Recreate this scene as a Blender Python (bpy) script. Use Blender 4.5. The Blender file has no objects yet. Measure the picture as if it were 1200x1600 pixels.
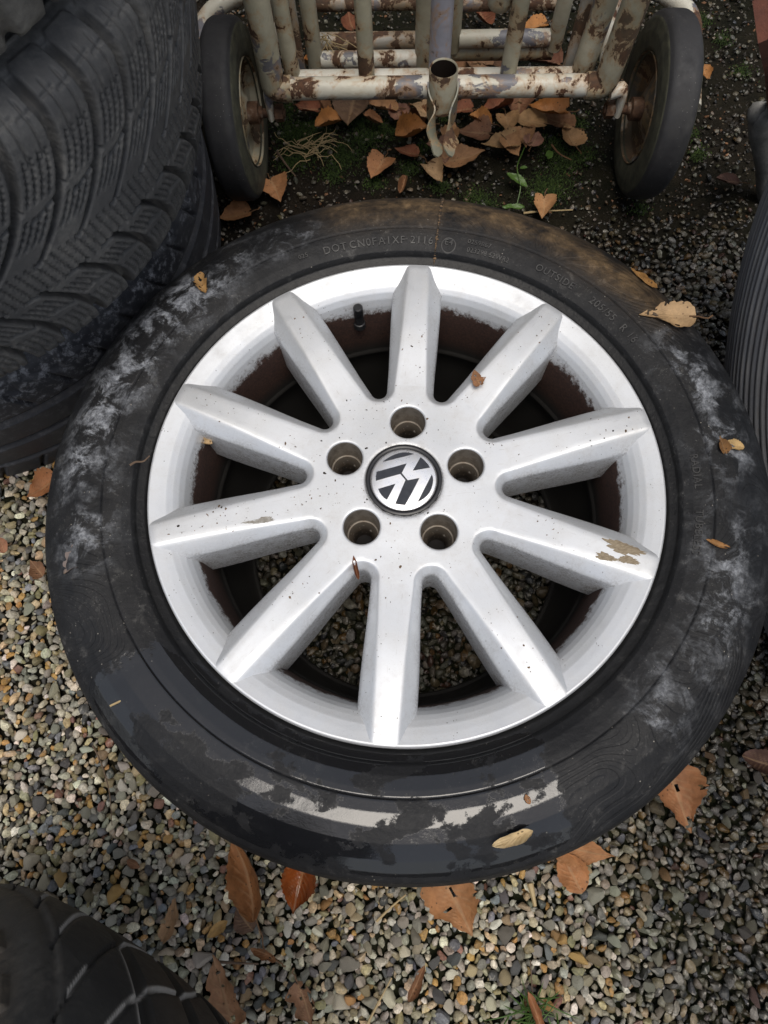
import bpy, bmesh, math, random
import numpy as np
from mathutils import Vector, Matrix, noise
from mathutils.geometry import delaunay_2d_cdt

rng = np.random.default_rng(7)
random.seed(7)
scene = bpy.context.scene
col = scene.collection
R = math.radians

# ------------------------------------------------------------------ camera
CAM = np.array([-0.01953, -0.22457, 0.73927])
PITCH, ROLL, FPX = 0.343626, -0.085053, 1063.0
_d = np.array([0, math.sin(PITCH), -math.cos(PITCH)])
_u = np.array([0, math.cos(PITCH), math.sin(PITCH)])
_r = np.array([1.0, 0, 0])
_c, _s = math.cos(ROLL), math.sin(ROLL)
_r, _u = _c * _r + _s * _u, -_s * _r + _c * _u
cam_data = bpy.data.cameras.new('camera')
cam = bpy.data.objects.new('camera', cam_data)
col.objects.link(cam)
M = Matrix.Identity(4)
for i in range(3):
    M[i][0], M[i][1], M[i][2], M[i][3] = _r[i], _u[i], -_d[i], CAM[i]
cam.matrix_world = M
cam_data.sensor_fit = 'HORIZONTAL'
cam_data.sensor_width = 36.0
cam_data.lens = 36.0 * FPX / 1200.0
cam_data.clip_start = 0.02
cam_data.clip_end = 400
cam_data.dof.use_dof = True
cam_data.dof.focus_distance = 0.60
cam_data.dof.aperture_fstop = 32.0
scene.camera = cam

# ------------------------------------------------------------------ light
SUN_EL, SUN_AZ = R(77), R(168)          # azimuth clockwise from +y: high, behind the camera
world = bpy.data.worlds.new('World')
scene.world = world
world.use_nodes = True
wn = world.node_tree
sky = wn.nodes.new('ShaderNodeTexSky')
sky.sky_type = 'NISHITA'
sky.sun_disc = False
sky.sun_elevation = SUN_EL
sky.sun_rotation = SUN_AZ
sky.air_density = 1.0
sky.dust_density = 4.0
sky.ozone_density = 1.0
bgn = wn.nodes['Background']
bgn.inputs['Strength'].default_value = 0.13
# thin bright overcast over the blue: an even white veil mixed into the sky
veil = wn.nodes.new('ShaderNodeMix'); veil.data_type = 'RGBA'
veil.inputs[0].default_value = 0.55
veil.inputs[7].default_value = (5.1, 5.25, 5.5, 1)
wn.links.new(sky.outputs['Color'], veil.inputs[6])
wn.links.new(veil.outputs[2], bgn.inputs['Color'])
sun_data = bpy.data.lights.new('sun', 'SUN')
sun_data.energy = 1.5
sun_data.angle = R(32)
sun_data.color = (1.0, 0.94, 0.85)
sun = bpy.data.objects.new('sun', sun_data)
col.objects.link(sun)
sdir = Vector((math.sin(SUN_AZ) * math.cos(SUN_EL), math.cos(SUN_AZ) * math.cos(SUN_EL), math.sin(SUN_EL)))
sun.rotation_euler = sdir.to_track_quat('Z', 'Y').to_euler()
sun.location = sdir * 5
scene.view_settings.view_transform = 'Standard'
scene.view_settings.look = 'None'
scene.view_settings.gamma = 1.0
scene.view_settings.use_curve_mapping = False
scene.view_settings.exposure = 0.32

# ------------------------------------------------------------------ helpers
def at(px, py, z=0.0):
    """the point at height z that the pixel (of the 1200x1600 photo) looks at"""
    D = _d * FPX + _r * (px - 600) - _u * (py - 800)
    return Vector((CAM + D * ((z - CAM[2]) / D[2])).tolist())

def pix(P):
    V = np.asarray(P) - CAM
    z = V @ _d
    return np.stack([600 + FPX * (V @ _r) / z, 800 - FPX * (V @ _u) / z], -1)

def tag(o, label=None, cat=None, group=None, kind=None):
    if label: o['label'] = label
    if cat: o['category'] = cat
    if group: o['group'] = group
    if kind: o['kind'] = kind
    return o

def link(name, me, mat=None, parent=None):
    o = bpy.data.objects.new(name, me)
    col.objects.link(o)
    if mat is not None and me is not None:
        if len(me.materials) == 0: me.materials.append(mat)
    if parent is not None: o.parent = parent
    return o

def empty(name, loc=(0, 0, 0)):
    o = bpy.data.objects.new(name, None)
    o.empty_display_size = 0.05
    o.location = loc
    col.objects.link(o)
    return o

def npmesh(name, V, F, smooth=True, sharp=None, attrs=None):
    """V (n,3); F list of (k,m) int arrays (quads and/or triangles)"""
    V = np.asarray(V, np.float32)
    if isinstance(F, np.ndarray): F = [F]
    F = [np.asarray(f, np.int32) for f in F if len(f)]
    me = bpy.data.meshes.new(name)
    me.vertices.add(len(V))
    me.vertices.foreach_set('co', V.ravel())
    nl = sum(f.size for f in F); npoly = sum(len(f) for f in F)
    me.loops.add(nl)
    me.loops.foreach_set('vertex_index', np.concatenate([f.ravel() for f in F]))
    me.polygons.add(npoly)
    tot = np.concatenate([np.full(len(f), f.shape[1], np.int32) for f in F])
    st = np.concatenate([[0], np.cumsum(tot)[:-1]]).astype(np.int32)
    me.polygons.foreach_set('loop_start', st)
    me.polygons.foreach_set('use_smooth', np.full(npoly, smooth, bool))
    me.update(calc_edges=True)
    me.validate()
    for k, a in (attrs or {}).items():
        a = np.asarray(a, np.float32)
        if a.ndim == 1:
            at_ = me.attributes.new(k, 'FLOAT', 'POINT'); at_.data.foreach_set('value', a)
        else:
            if a.shape[1] == 3: a = np.c_[a, np.ones(len(a), np.float32)]
            at_ = me.attributes.new(k, 'FLOAT_COLOR', 'POINT'); at_.data.foreach_set('color', a.astype(np.float32).ravel())
    if sharp: me.set_sharp_from_angle(angle=R(sharp))
    return me

def gridfaces(nu, nv, wrapu=False, wrapv=False, flip=False):
    a = np.arange(nu if wrapu else nu - 1)[:, None]; b = np.arange(nv if wrapv else nv - 1)[None, :]
    a2 = (a + 1) % nu; b2 = (b + 1) % nv
    f = np.stack([a * nv + b, a2 * nv + b, a2 * nv + b2, a * nv + b2], -1).reshape(-1, 4)
    return f[:, ::-1].copy() if flip else f

def lathe(name, prof, n=96, smooth=True, sharp=35, axis='z', closed=False, attrs=None):
    prof = np.array(prof, float)
    th = np.linspace(0, 2 * np.pi, n, endpoint=False)
    r, z = prof[:, 0][None, :], prof[:, 1][None, :]
    V = np.stack([r * np.cos(th)[:, None], r * np.sin(th)[:, None], z + 0 * th[:, None]], -1)
    V = V.reshape(-1, 3)
    if axis == 'x': V = V[:, [2, 0, 1]]
    return npmesh(name, V, gridfaces(n, len(prof), True, closed), smooth, sharp)

def tube_np(pts, rad, n=12, cap=True):
    P = np.array(pts, float); m = len(P)
    rad = np.broadcast_to(np.array(rad, float), (m,))
    T = np.gradient(P, axis=0); T /= np.linalg.norm(T, axis=1)[:, None] + 1e-12
    ref = np.array([0, 0, 1.0]) if abs(T[0, 2]) < .9 else np.array([1.0, 0, 0])
    N = np.cross(T[0], ref); N /= np.linalg.norm(N)
    Vs = []
    th = np.linspace(0, 2 * np.pi, n, endpoint=False)
    for i in range(m):
        N = N - T[i] * (N @ T[i]); N /= np.linalg.norm(N)
        B = np.cross(T[i], N)
        Vs.append(P[i] + rad[i] * (np.cos(th)[:, None] * N + np.sin(th)[:, None] * B))
    V = np.concatenate(Vs)
    F = [gridfaces(m, n, False, True)]
    if cap:
        V = np.concatenate([V, P[:1], P[-1:]])
        k = np.arange(n); k2 = (k + 1) % n
        F.append(np.stack([k2, k, np.full(n, m * n)], -1))
        F.append(np.stack([(m - 1) * n + k, (m - 1) * n + k2, np.full(n, m * n + 1)], -1))
    return V, F

def join(parts):
    V, Q, T, o = [], [], [], 0
    for v, fs in parts:
        if isinstance(fs, np.ndarray): fs = [fs]
        for f in fs:
            (Q if f.shape[1] == 4 else T).append(f + o)
        V.append(v); o += len(v)
    F = []
    if Q: F.append(np.concatenate(Q))
    if T: F.append(np.concatenate(T))
    return np.concatenate(V), F

def tube(name, pts, rad, mat, parent=None, n=12, sharp=50):
    V, F = tube_np(pts, rad, n)
    return link(name, npmesh(name, V, F, True, sharp), mat, parent)

def box_np(c, s, rot=None):
    v = np.array([[x, y, z] for x in (-.5, .5) for y in (-.5, .5) for z in (-.5, .5)]) * np.array(s)
    if rot is not None: v = v @ np.array(rot).T
    v = v + np.array(c)
    f = np.array([[0, 1, 3, 2], [4, 6, 7, 5], [0, 4, 5, 1], [2, 3, 7, 6], [0, 2, 6, 4], [1, 5, 7, 3]])
    return v, [f]

def sstep(x, a=0.0, b=1.0):
    t = np.clip((x - a) / (b - a), 0, 1); return t * t * (3 - 2 * t)

def bend_path(pts, rad, k=6):
    """polyline with rounded corners"""
    pts = [np.array(p, float) for p in pts]; out = [pts[0]]
    for i in range(1, len(pts) - 1):
        a, b, c = pts[i - 1], pts[i], pts[i + 1]
        da = (a - b) / np.linalg.norm(a - b); dc = (c - b) / np.linalg.norm(c - b)
        rr = min(rad, .45 * np.linalg.norm(a - b), .45 * np.linalg.norm(c - b))
        p0, p1 = b + da * rr, b + dc * rr
        for t in np.linspace(0, 1, k): out.append((1 - t) ** 2 * p0 + 2 * t * (1 - t) * b + t * t * p1)
    out.append(pts[-1]); return np.array(out)

# value noise in numpy for masks and displacement
def vnoise(P, scale, seed=0):
    P = np.asarray(P, float) * scale + seed * 17.31
    i = np.floor(P).astype(np.int64); f = P - i; f = f * f * (3 - 2 * f)
    def h(a):
        n = (a[..., 0] * 374761393 + a[..., 1] * 668265263 + (a[..., 2] if a.shape[-1] > 2 else 0) * 2147483647 + seed * 144665) & 0x7fffffff
        n = ((n ^ (n >> 13)) * 1274126177) & 0x7fffffff
        n = n ^ (n >> 16)
        return (n & 0xffff) / 65535.0
    d = P.shape[-1]; out = 0
    for k in range(2 ** d):
        o = np.array([(k >> j) & 1 for j in range(d)])
        w = np.prod(np.where(o, f, 1 - f), -1)
        out = out + w * h(i + o)
    return out
def fbm(P, scale, oct=3, seed=0):
    return sum(vnoise(P, scale * 2 ** k, seed + k) * .5 ** k for k in range(oct)) / (2 - .5 ** (oct - 1))

# ------------------------------------------------------------------ material helper
class MT:
    def __init__(s, name, rough=.5, metal=0.0, base=(.5, .5, .5), spec=.5):
        s.m = bpy.data.materials.new(name); s.m.use_nodes = True
        s.t = s.m.node_tree; s.b = s.t.nodes['Principled BSDF']
        s.b.inputs['Roughness'].default_value = rough
        s.b.inputs['Metallic'].default_value = metal
        s.b.inputs['Base Color'].default_value = (*base, 1)
        s.b.inputs['Specular IOR Level'].default_value = spec
        s.tc = s.t.nodes.new('ShaderNodeTexCoord')
    def put(s, sock, v):
        if isinstance(v, (int, float)): sock.default_value = v
        elif isinstance(v, tuple): sock.default_value = (*v, 1) if len(v) == 3 and sock.type == 'RGBA' else v
        else: s.t.links.new(v, sock)
    def set(s, name, v): s.put(s.b.inputs[name], v)
    def noise(s, scale, detail=4, rough=.55, dist=0.0, vec=None, out='Fac'):
        n = s.t.nodes.new('ShaderNodeTexNoise')
        n.inputs['Scale'].default_value = scale; n.inputs['Detail'].default_value = detail
        n.inputs['Roughness'].default_value = rough; n.inputs['Distortion'].default_value = dist
        s.t.links.new(vec or s.tc.outputs['Object'], n.inputs['Vector']); return n.outputs[out]
    def vor(s, scale, feature='F1', out='Distance', vec=None):
        n = s.t.nodes.new('ShaderNodeTexVoronoi'); n.feature = feature
        n.inputs['Scale'].default_value = scale
        s.t.links.new(vec or s.tc.outputs['Object'], n.inputs['Vector']); return n.outputs[out]
    def ramp(s, fac, stops):
        n = s.t.nodes.new('ShaderNodeValToRGB'); e = n.color_ramp.elements
        while len(e) < len(stops): e.new(.5)
        for k, (p, c) in enumerate(stops):
            e[k].position = p
            e[k].color = (c, c, c, 1) if isinstance(c, (int, float)) else (*c, 1)
        s.put(n.inputs['Fac'], fac); return n.outputs['Color']
    def mix(s, fac, a, b, mode='MIX'):
        n = s.t.nodes.new('ShaderNodeMix'); n.data_type = 'RGBA'; n.blend_type = mode
        s.put(n.inputs[0], fac); s.put(n.inputs[6], a); s.put(n.inputs[7], b); return n.outputs[2]
    def math(s, op, a, b=0.0, c=None):
        n = s.t.nodes.new('ShaderNodeMath'); n.operation = op
        s.put(n.inputs[0], a); s.put(n.inputs[1], b)
        if c is not None: s.put(n.inputs[2], c)
        return n.outputs[0]
    def attr(s, name, out='Fac'):
        n = s.t.nodes.new('ShaderNodeAttribute'); n.attribute_name = name; return n.outputs[out]
    def rand(s): return s.t.nodes.new('ShaderNodeObjectInfo').outputs['Random']
    def ocol(s): return s.t.nodes.new('ShaderNodeObjectInfo').outputs['Color']
    def geo(s, out): return s.t.nodes.new('ShaderNodeNewGeometry').outputs[out]
    def sep(s, v):
        n = s.t.nodes.new('ShaderNodeSeparateXYZ'); s.t.links.new(v, n.inputs[0]); return n.outputs
    def mapv(s, scale=(1, 1, 1), loc=(0, 0, 0), src='Object'):
        n = s.t.nodes.new('ShaderNodeMapping'); n.inputs['Scale'].default_value = scale; n.inputs['Location'].default_value = loc
        s.t.links.new(s.tc.outputs[src], n.inputs['Vector']); return n.outputs[0]
    def bump(s, h, strength=.3, dist=.001, prev=None):
        n = s.t.nodes.new('ShaderNodeBump'); s.put(n.inputs['Strength'], strength)
        n.inputs['Distance'].default_value = dist; s.put(n.inputs['Height'], h)
        if prev is not None: s.t.links.new(prev, n.inputs['Normal'])
        s.t.links.new(n.outputs[0], s.b.inputs['Normal']); return n.outputs[0]

def rubber(name, base=(.020, .021, .024), dust=(.10, .095, .085), amount=.35, rough=.55, specks=True):
    m = MT(name, rough)
    n1 = m.noise(14, 6, .65); n2 = m.noise(90, 5, .7)
    f = m.math('MULTIPLY', m.ramp(n1, [(.38, 0.0), (.75, 1.0)]), m.ramp(n2, [(.35, 0.15), (.7, 1.0)]))
    f = m.math('MULTIPLY', f, amount)
    c = m.mix(f, base, dust)
    if specks:
        sp = m.ramp(m.vor(260), [(.0, 1.0), (.07, 1.0), (.10, 0.0)])
        gate = m.ramp(m.noise(40, 2), [(.50, 0.0), (.60, 1.0)])
        c = m.mix(m.math('MULTIPLY', m.math('MULTIPLY', sp, gate), .8), c, (.42, .40, .36))
    m.set('Base Color', c)
    m.set('Roughness', m.ramp(n2, [(.3, rough - .12), (.7, rough + .15)]))
    m.bump(m.noise(420, 4, .7), .25, .0006)
    return m.m

# ------------------------------------------------------------------ ground
def damp_shade_at(x, y):
    """how damp and shade-darkened the ground is (0 dry .. 1 dark): dry in front and left, painted shade to the right, wet behind and under the wheel"""
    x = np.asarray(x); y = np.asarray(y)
    w = sstep(x + .10 * y, .03, .22) * .97  # right side: shade painted into the stones as if damp
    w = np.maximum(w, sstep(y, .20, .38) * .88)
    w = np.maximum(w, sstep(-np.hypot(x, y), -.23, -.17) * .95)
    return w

def zone_at(x, y):
    """how much of the soil the gravel covers"""
    x = np.asarray(x); y = np.asarray(y)
    n = vnoise(np.stack([x, y], -1), 9, 3)
    g = 1 - sstep(y + .10 * (n - .5), .29, .42)
    side = sstep(x, .22, .30) * (1 - sstep(y, .26, .52)) * .55
    return np.maximum(g, np.maximum(side, .035 + .09 * n * n))

m = MT('soil', .85)
n1 = m.noise(22, 6, .65); n2 = m.noise(160, 4, .7)
c = m.mix(m.ramp(n1, [(.35, 0.0), (.7, 1.0)]), (.006, .005, .004), (.020, .015, .010))
c = m.mix(m.ramp(n2, [(.55, 0.0), (.75, .6)]), c, (.040, .032, .024))
far = m.ramp(m.noise(1.1, 5), [(.42, 0.0), (.6, 1.0)])
c = m.mix(m.math('MULTIPLY', far, .5), c, (.014, .020, .007))
m.set('Base Color', c); m.set('Roughness', .9); m.set('Specular IOR Level', .12)
m.bump(n2, 1.0, .006)
M_SOIL = m.m

fx = np.r_[-60, -25, -10, -5, -2.5, -1.6, np.arange(-1.1, 1.1001, .011), 1.6, 2.5, 5, 10, 25, 60]
fy = np.r_[-60, -25, -10, -5, -2.5, -1.4, np.arange(-.9, 1.4001, .011), 1.9, 2.6, 5, 10, 25, 60]
X, Y = np.meshgrid(fx, fy, indexing='ij')
P2 = np.stack([X, Y], -1)
Z = -.006 + .010 * (fbm(P2, 14, 3, 5) - .5) + .006 * (vnoise(P2, 70, 2) - .5)
ground = link('ground', npmesh('ground', np.stack([X, Y, Z], -1).reshape(-1, 3), gridfaces(len(fx), len(fy))), M_SOIL)
tag(ground, kind='structure')

# stones: rounded polyhedra, soft minimum over random planes
def ico(sub):
    bm = bmesh.new(); bmesh.ops.create_icosphere(bm, subdivisions=sub, radius=1.0)
    bm.verts.ensure_lookup_table()
    V = np.array([v.co[:] for v in bm.verts]); F = np.array([[v.index for v in f.verts] for f in bm.faces])
    bm.free(); return V / np.linalg.norm(V, axis=1)[:, None], F
def stone_shape(dirs, seed):
    g = np.random.default_rng(seed)
    n = g.normal(size=(10, 3)); n /= np.linalg.norm(n, axis=1)[:, None]
    d = g.uniform(.58, 1.0, 10)
    p = g.choice([9, 14, 22, 34])
    q = (np.maximum(dirs @ n.T, 0) / d) ** p
    r = (q.sum(1) + 1e-6) ** (-1 / p)
    V = dirs * np.clip(r, .5, 1.25)[:, None]
    return V * np.array([g.uniform(1.0, 1.5), g.uniform(.75, 1.0), g.uniform(.5, .82)])
I1V, I1F = ico(3)            # 320 triangles
I2V, I2F = ico(3)
I0V, I0F = ico(2)            # 80 triangles, for crumbs
NSH = 24
IMV, IMF = ico(1)            # 20 triangles, for the layer underneath and for grit
SHM = [stone_shape(IMV, 100 + k) for k in range(24)]
SH0 = [stone_shape(I0V, 100 + k) for k in range(24)]
SH1 = [stone_shape(I1V, 100 + k) for k in range(NSH)]
SH2 = [stone_shape(I2V, 100 + k) for k in range(NSH)]
PAL = 1.32 * np.array([1.03, 1.0, .92]) * np.array([(.29, .28, .24), (.20, .195, .165), (.14, .135, .115), (.055, .056, .056), (.125, .135, .15), (.33, .26, .165),
                (.27, .16, .055), (.16, .14, .08), (.50, .47, .41), (.17, .09, .07), (.24, .215, .16), (.38, .355, .29)])
PW = np.array([.13, .15, .10, .09, .05, .12, .065, .10, .05, .02, .11, .06]); PW /= PW.sum()

m = MT('stone', .6)
ca = m.attr('col', 'Color')
sp = m.noise(330, 5, .7); sp2 = m.noise(120, 3, .6, .6)
c = m.mix(1.0, ca, m.ramp(sp, [(.3, .5), (.7, 1.45)]), 'MULTIPLY')
c = m.mix(m.ramp(sp2, [(.60, 0.0), (.66, .5)]), c, (.42, .39, .33))
c = m.mix(m.ramp(m.noise(700, 3, .7), [(.58, 0.0), (.66, .45)]), c, (.06, .055, .045))
m.set('Base Color', c)
m.set('Roughness', m.attr('rgh'))
m.bump(sp, .6, .0016)
M_STONE = m.m
m = MT('stone_single', .6)
ca = m.ocol()
sp = m.noise(330, 5, .7); sp2 = m.noise(120, 3, .6, .6)
c = m.mix(1.0, ca, m.ramp(sp, [(.3, .5), (.7, 1.45)]), 'MULTIPLY')
c = m.mix(m.ramp(sp2, [(.62, 0.0), (.70, .5)]), c, (.42, .39, .33))
c = m.mix(m.ramp(m.noise(700, 3, .7), [(.58, 0.0), (.66, .45)]), c, (.06, .055, .045))
m.set('Base Color', c); m.set('Roughness', .58); m.bump(sp, .6, .0016)
M_STONE1 = m.m

def skip_ground(x, y):
    r = np.hypot(x, y)
    return ((r > .215) & (r < .292)) | (np.hypot(x + .508, y - .417) < .27)

XB, YB = (-.62, .60), (-.62, 1.0)
cell = .012
hashg = {}
S = []       # x y z r
def throw(n, rlo, rhi, zfun, sep, keep):
    xs = rng.uniform(*XB, n); ys = rng.uniform(*YB, n)
    rr = rng.uniform(rlo, rhi, n)
    ok = ~skip_ground(xs, ys) & (rng.random(n) < keep(xs, ys))
    rr = rr * (1 - .25 * sstep(ys, .30, .45))
    # only ground the lens (or one a step aside) sees
    pp = pix(np.stack([xs, ys, 0 * xs], -1))
    ok &= (pp[:, 0] > -260) & (pp[:, 0] < 1460) & (pp[:, 1] > -160) & (pp[:, 1] < 1860)
    for x, y, q in zip(xs[ok], ys[ok], rr[ok]):
        i, j = int(x // cell), int(y // cell); bad = False
        for a in (-2, -1, 0, 1, 2):
            for b in (-2, -1, 0, 1, 2):
                for (x2, y2, q2) in hashg.get((i + a, j + b), ()):
                    if (x - x2) ** 2 + (y - y2) ** 2 < (sep * (q + q2)) ** 2: bad = True; break
                if bad: break
            if bad: break
        if bad: continue
        hashg.setdefault((i, j), []).append((x, y, q))
        S.append((x, y, zfun(q), q))
dense = lambda x, y: zone_at(x, y)
throw(1100, .0064, .0088, lambda q: random.uniform(-.0010, .0030), .80, lambda x, y: zone_at(x, y) * .55)
throw(40000, .0040, .0056, lambda q: random.uniform(-.0015, .0035), .69, dense)
throw(120000, .0025, .0040, lambda q: random.uniform(-.0030, .0020), .66, dense)
throw(60000, .0017, .0027, lambda q: random.uniform(-.0030, .0015), .70, dense)
top_n = len(S)
hashg = {}
throw(46000, .0034, .0052, lambda q: random.uniform(-.0080, -.0045), .76, lambda x, y: np.where(zone_at(x, y) > .5, 1.0, 0.0))
S = np.array(S); NS = len(S)
S[:, 2] -= .0035 * sstep(S[:, 1], .30, .42)
sh = rng.integers(0, NSH, NS)
yaw = rng.uniform(0, 2 * np.pi, NS); tx = rng.normal(0, .32, NS); ty = rng.normal(0, .32, NS)
def rots(yaw, tx, ty):
    cz, sz, cx, sx, cy, sy = np.cos(yaw), np.sin(yaw), np.cos(tx), np.sin(tx), np.cos(ty), np.sin(ty)
    o, z = np.ones_like(yaw), np.zeros_like(yaw)
    Rz = np.stack([cz, -sz, z, sz, cz, z, z, z, o], -1).reshape(-1, 3, 3)
    Rx = np.stack([o, z, z, z, cx, -sx, z, sx, cx], -1).reshape(-1, 3, 3)
    Ry = np.stack([cy, z, sy, z, o, z, -sy, z, cy], -1).reshape(-1, 3, 3)
    return Rx @ Ry @ Rz
ROT = rots(yaw, tx, ty)
wet = damp_shade_at(S[:, 0], S[:, 1])
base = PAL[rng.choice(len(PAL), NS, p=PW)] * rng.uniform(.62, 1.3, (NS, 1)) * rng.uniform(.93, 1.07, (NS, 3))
colr = base * (1 - .84 * wet[:, None])  # stone colour darkened by damp and by the painted shade at right
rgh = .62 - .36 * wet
# the 300 that show largest: in the frame, near, not under the wheel or the tyres
pp = pix(np.c_[S[:, :3]])
dist = np.linalg.norm(S[:, :3] - CAM, axis=1)
vis = (pp[:, 0] > 15) & (pp[:, 0] < 1185) & (pp[:, 1] > 15) & (pp[:, 1] < 1585)
rad = np.hypot(S[:, 0], S[:, 1])
vis &= (rad > .33) & (S[:, 1] < .05) & (np.arange(NS) < top_n)
vis &= ~((pp[:, 0] < 360) & (pp[:, 1] > 1380 + .62 * pp[:, 0]))
score = np.where(vis, S[:, 3] / dist, -1)
big = np.argsort(-score)[:300]
bigset = set(big.tolist())
def stone_batch(idx, SHv, Fv, off):
    NV = len(SHv[0]); SHA = np.array(SHv)
    V = np.einsum('nij,nvj->nvi', ROT[idx], SHA[sh[idx]]) * S[idx, 3][:, None, None] + S[idx, None, :3]
    F = (Fv[None] + (np.arange(len(idx)) * NV)[:, None, None]).reshape(-1, 3) + off
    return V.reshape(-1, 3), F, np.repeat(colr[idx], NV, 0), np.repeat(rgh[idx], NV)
ia = np.array([k for k in range(top_n) if k not in bigset]); ib = np.arange(top_n, NS)
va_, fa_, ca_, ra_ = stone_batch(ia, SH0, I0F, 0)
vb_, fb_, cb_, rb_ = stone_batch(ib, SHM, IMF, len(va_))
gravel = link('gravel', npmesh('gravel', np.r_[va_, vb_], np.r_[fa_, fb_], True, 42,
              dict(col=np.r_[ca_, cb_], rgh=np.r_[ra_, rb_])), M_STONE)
tag(gravel, 'grey and tan gravel of small rounded stones spread over the dark soil', 'gravel', kind='stuff')
SME = [npmesh('pebble', v, I2F, True, 38) for v in SH2]
print('stones', NS)
for me_ in SME: me_.materials.append(M_STONE1)
for k in big:
    o = bpy.data.objects.new('pebble', SME[sh[k]]); col.objects.link(o); o.parent = ground
    mw = Matrix(ROT[k].tolist()).to_4x4() @ Matrix.Scale(float(S[k, 3]), 4)
    mw.translation = S[k, :3].tolist()
    o.matrix_world = mw
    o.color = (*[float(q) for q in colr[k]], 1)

# soil crumbs and grit
k_ = 15000
gx, gy = rng.uniform(-.45, .62, k_), rng.uniform(.27, .98, k_)
okk = (rng.random(k_) < (1 - .75 * zone_at(gx, gy))); gx, gy = gx[okk], gy[okk]; k_ = len(gx)
gr = .0009 + .0022 * rng.random(k_) ** 3
gs = rng.integers(0, 24, k_)
gR = rots(rng.uniform(0, 6.3, k_), rng.normal(0, .5, k_), rng.normal(0, .5, k_))
gz = -.006 + .010 * (fbm(np.stack([gx, gy], -1), 14, 3, 5) - .5) + .0008
gV = np.einsum('nij,nvj->nvi', gR, np.array(SHM)[gs]) * gr[:, None, None] + np.stack([gx, gy, gz], -1)[:, None, :]
gF = (IMF[None] + (np.arange(k_) * len(IMV))[:, None, None]).reshape(-1, 3)
gc = np.where(rng.random((k_, 1)) < .78, np.array([[.022, .017, .012]]), np.where(rng.random((k_, 1)) < .5, np.array([[.10, .085, .06]]), np.array([[.15, .07, .03]]))) * rng.uniform(.5, 1.5, (k_, 1))
grit = link('soil_grit', npmesh('soil_grit', gV.reshape(-1, 3), gF, True, 42, dict(col=np.repeat(gc, len(IMV), 0), rgh=np.full(k_ * len(IMV), .8))), M_STONE)
tag(grit, 'dark crumbs of soil and fine grit around the trolley', 'grit', kind='stuff')

# ------------------------------------------------------------------ tyres
def tyre_profile(pts, step, lo=None, hi=None):
    """dense cross-section (h along the axis, r) by arc length"""
    P = np.array(pts, float)
    s = np.r_[0, np.cumsum(np.linalg.norm(np.diff(P, axis=0), axis=1))]
    n = max(8, int(s[-1] / step))
    t = np.linspace(0, s[-1], n)
    # smooth by sampling twice
    Q = np.stack([np.interp(t, s, P[:, 0]), np.interp(t, s, P[:, 1])], -1)
    k = max(1, int(.006 / step))
    ker = np.ones(2 * k + 1) / (2 * k + 1)
    pad = np.r_[np.repeat(Q[:1], k, 0), Q, np.repeat(Q[-1:], k, 0)]
    Q2 = np.stack([np.convolve(pad[:, i], ker, 'valid') for i in range(2)], -1)
    Q2[0], Q2[-1] = Q[0], Q[-1]
    return Q2
HALF = [(0, .320), (.04, .3188), (.07, .3165), (.085, .3140), (.094, .3105), (.100, .3045), (.104, .296), (.108, .285), (.111, .270),
        (.111, .255), (.106, .240), (.099, .225), (.093, .212), (.088, .206), (.078, .204)]
def full_profile(half):
    H = np.array(half); L = H[::-1].copy(); L[:, 0] *= -1
    return np.r_[L[:-1], H]
def arc_samples(th0, half, du_f, du_c, Rr):
    """angles: fine around th0, coarse elsewhere"""
    a = np.arange(th0 - half, th0 + half, du_f / Rr)
    b = np.arange(th0 + half, th0 - half + 2 * np.pi - du_c / Rr * .5, du_c / Rr)
    return np.r_[a, b]
def displaced_tyre(name, prof, th, func, Rr=.32, hscale=1.0):
    Q = prof.copy(); Q[:, 0] *= hscale
    T = np.gradient(Q, axis=0); T /= np.linalg.norm(T, axis=1)[:, None]
    N = np.stack([-T[:, 1], T[:, 0]], -1)              # outward (h, r)
    if N[len(N) // 2, 1] < 0: N = -N
    mid = np.argmin(np.abs(Q[:, 0]))
    s = np.r_[0, np.cumsum(np.linalg.norm(np.diff(Q, axis=0), axis=1))]; v = s - s[mid]
    U, VV = np.meshgrid(th * Rr, v, indexing='ij')
    out = func(U, VV, th[:, None] + 0 * VV)
    D = out['h']
    r = Q[None, :, 1] + D * N[None, :, 1]; h = Q[None, :, 0] + D * N[None, :, 0]
    V = np.stack([r * np.cos(th)[:, None], r * np.sin(th)[:, None], h], -1).reshape(-1, 3)
    at_ = {k: a.ravel() for k, a in out.items() if k != 'h'}
    # hollow inside
    n = len(th)
    inner = np.array([(.078, .205), (.07, .212), (.085, .235), (.098, .26), (.09, .292), (.05, .306), (-.05, .306), (-.09, .292), (-.098, .26), (-.085, .235), (-.07, .212), (-.078, .205)])
    inner[:, 0] *= hscale
    Vi = np.stack([inner[None, :, 1] * np.cos(th)[:, None], inner[None, :, 1] * np.sin(th)[:, None], inner[None, :, 0] + 0 * th[:, None]], -1).reshape(-1, 3)
    VV_, FF = join([(V, gridfaces(n, len(Q), True, False)), (Vi, gridfaces(n, len(inner), True, False))])
    at_ = {k: np.r_[a, np.zeros(len(Vi))] for k, a in at_.items()}
    return npmesh(name, VV_, FF, True, None, at_)
def gro(d, w, depth, e=.0012):
    return -depth * np.clip((w / 2 + e - np.abs(d)) / e, 0, 1)
def tri(x): return 2 * np.abs(x - np.floor(x + .5)) * 2 - 1
def pmod(x, p): return (x + p / 2) % p - p / 2
def place_axis(o, c, a):
    q = Vector((0, 0, 1)).rotation_difference(Vector(a).normalized())
    o.matrix_world = Matrix.Translation(c) @ q.to_matrix().to_4x4()
    d = q.inverted() @ (Vector(CAM) - Vector(c))
    return math.atan2(d.y, d.x)
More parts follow.
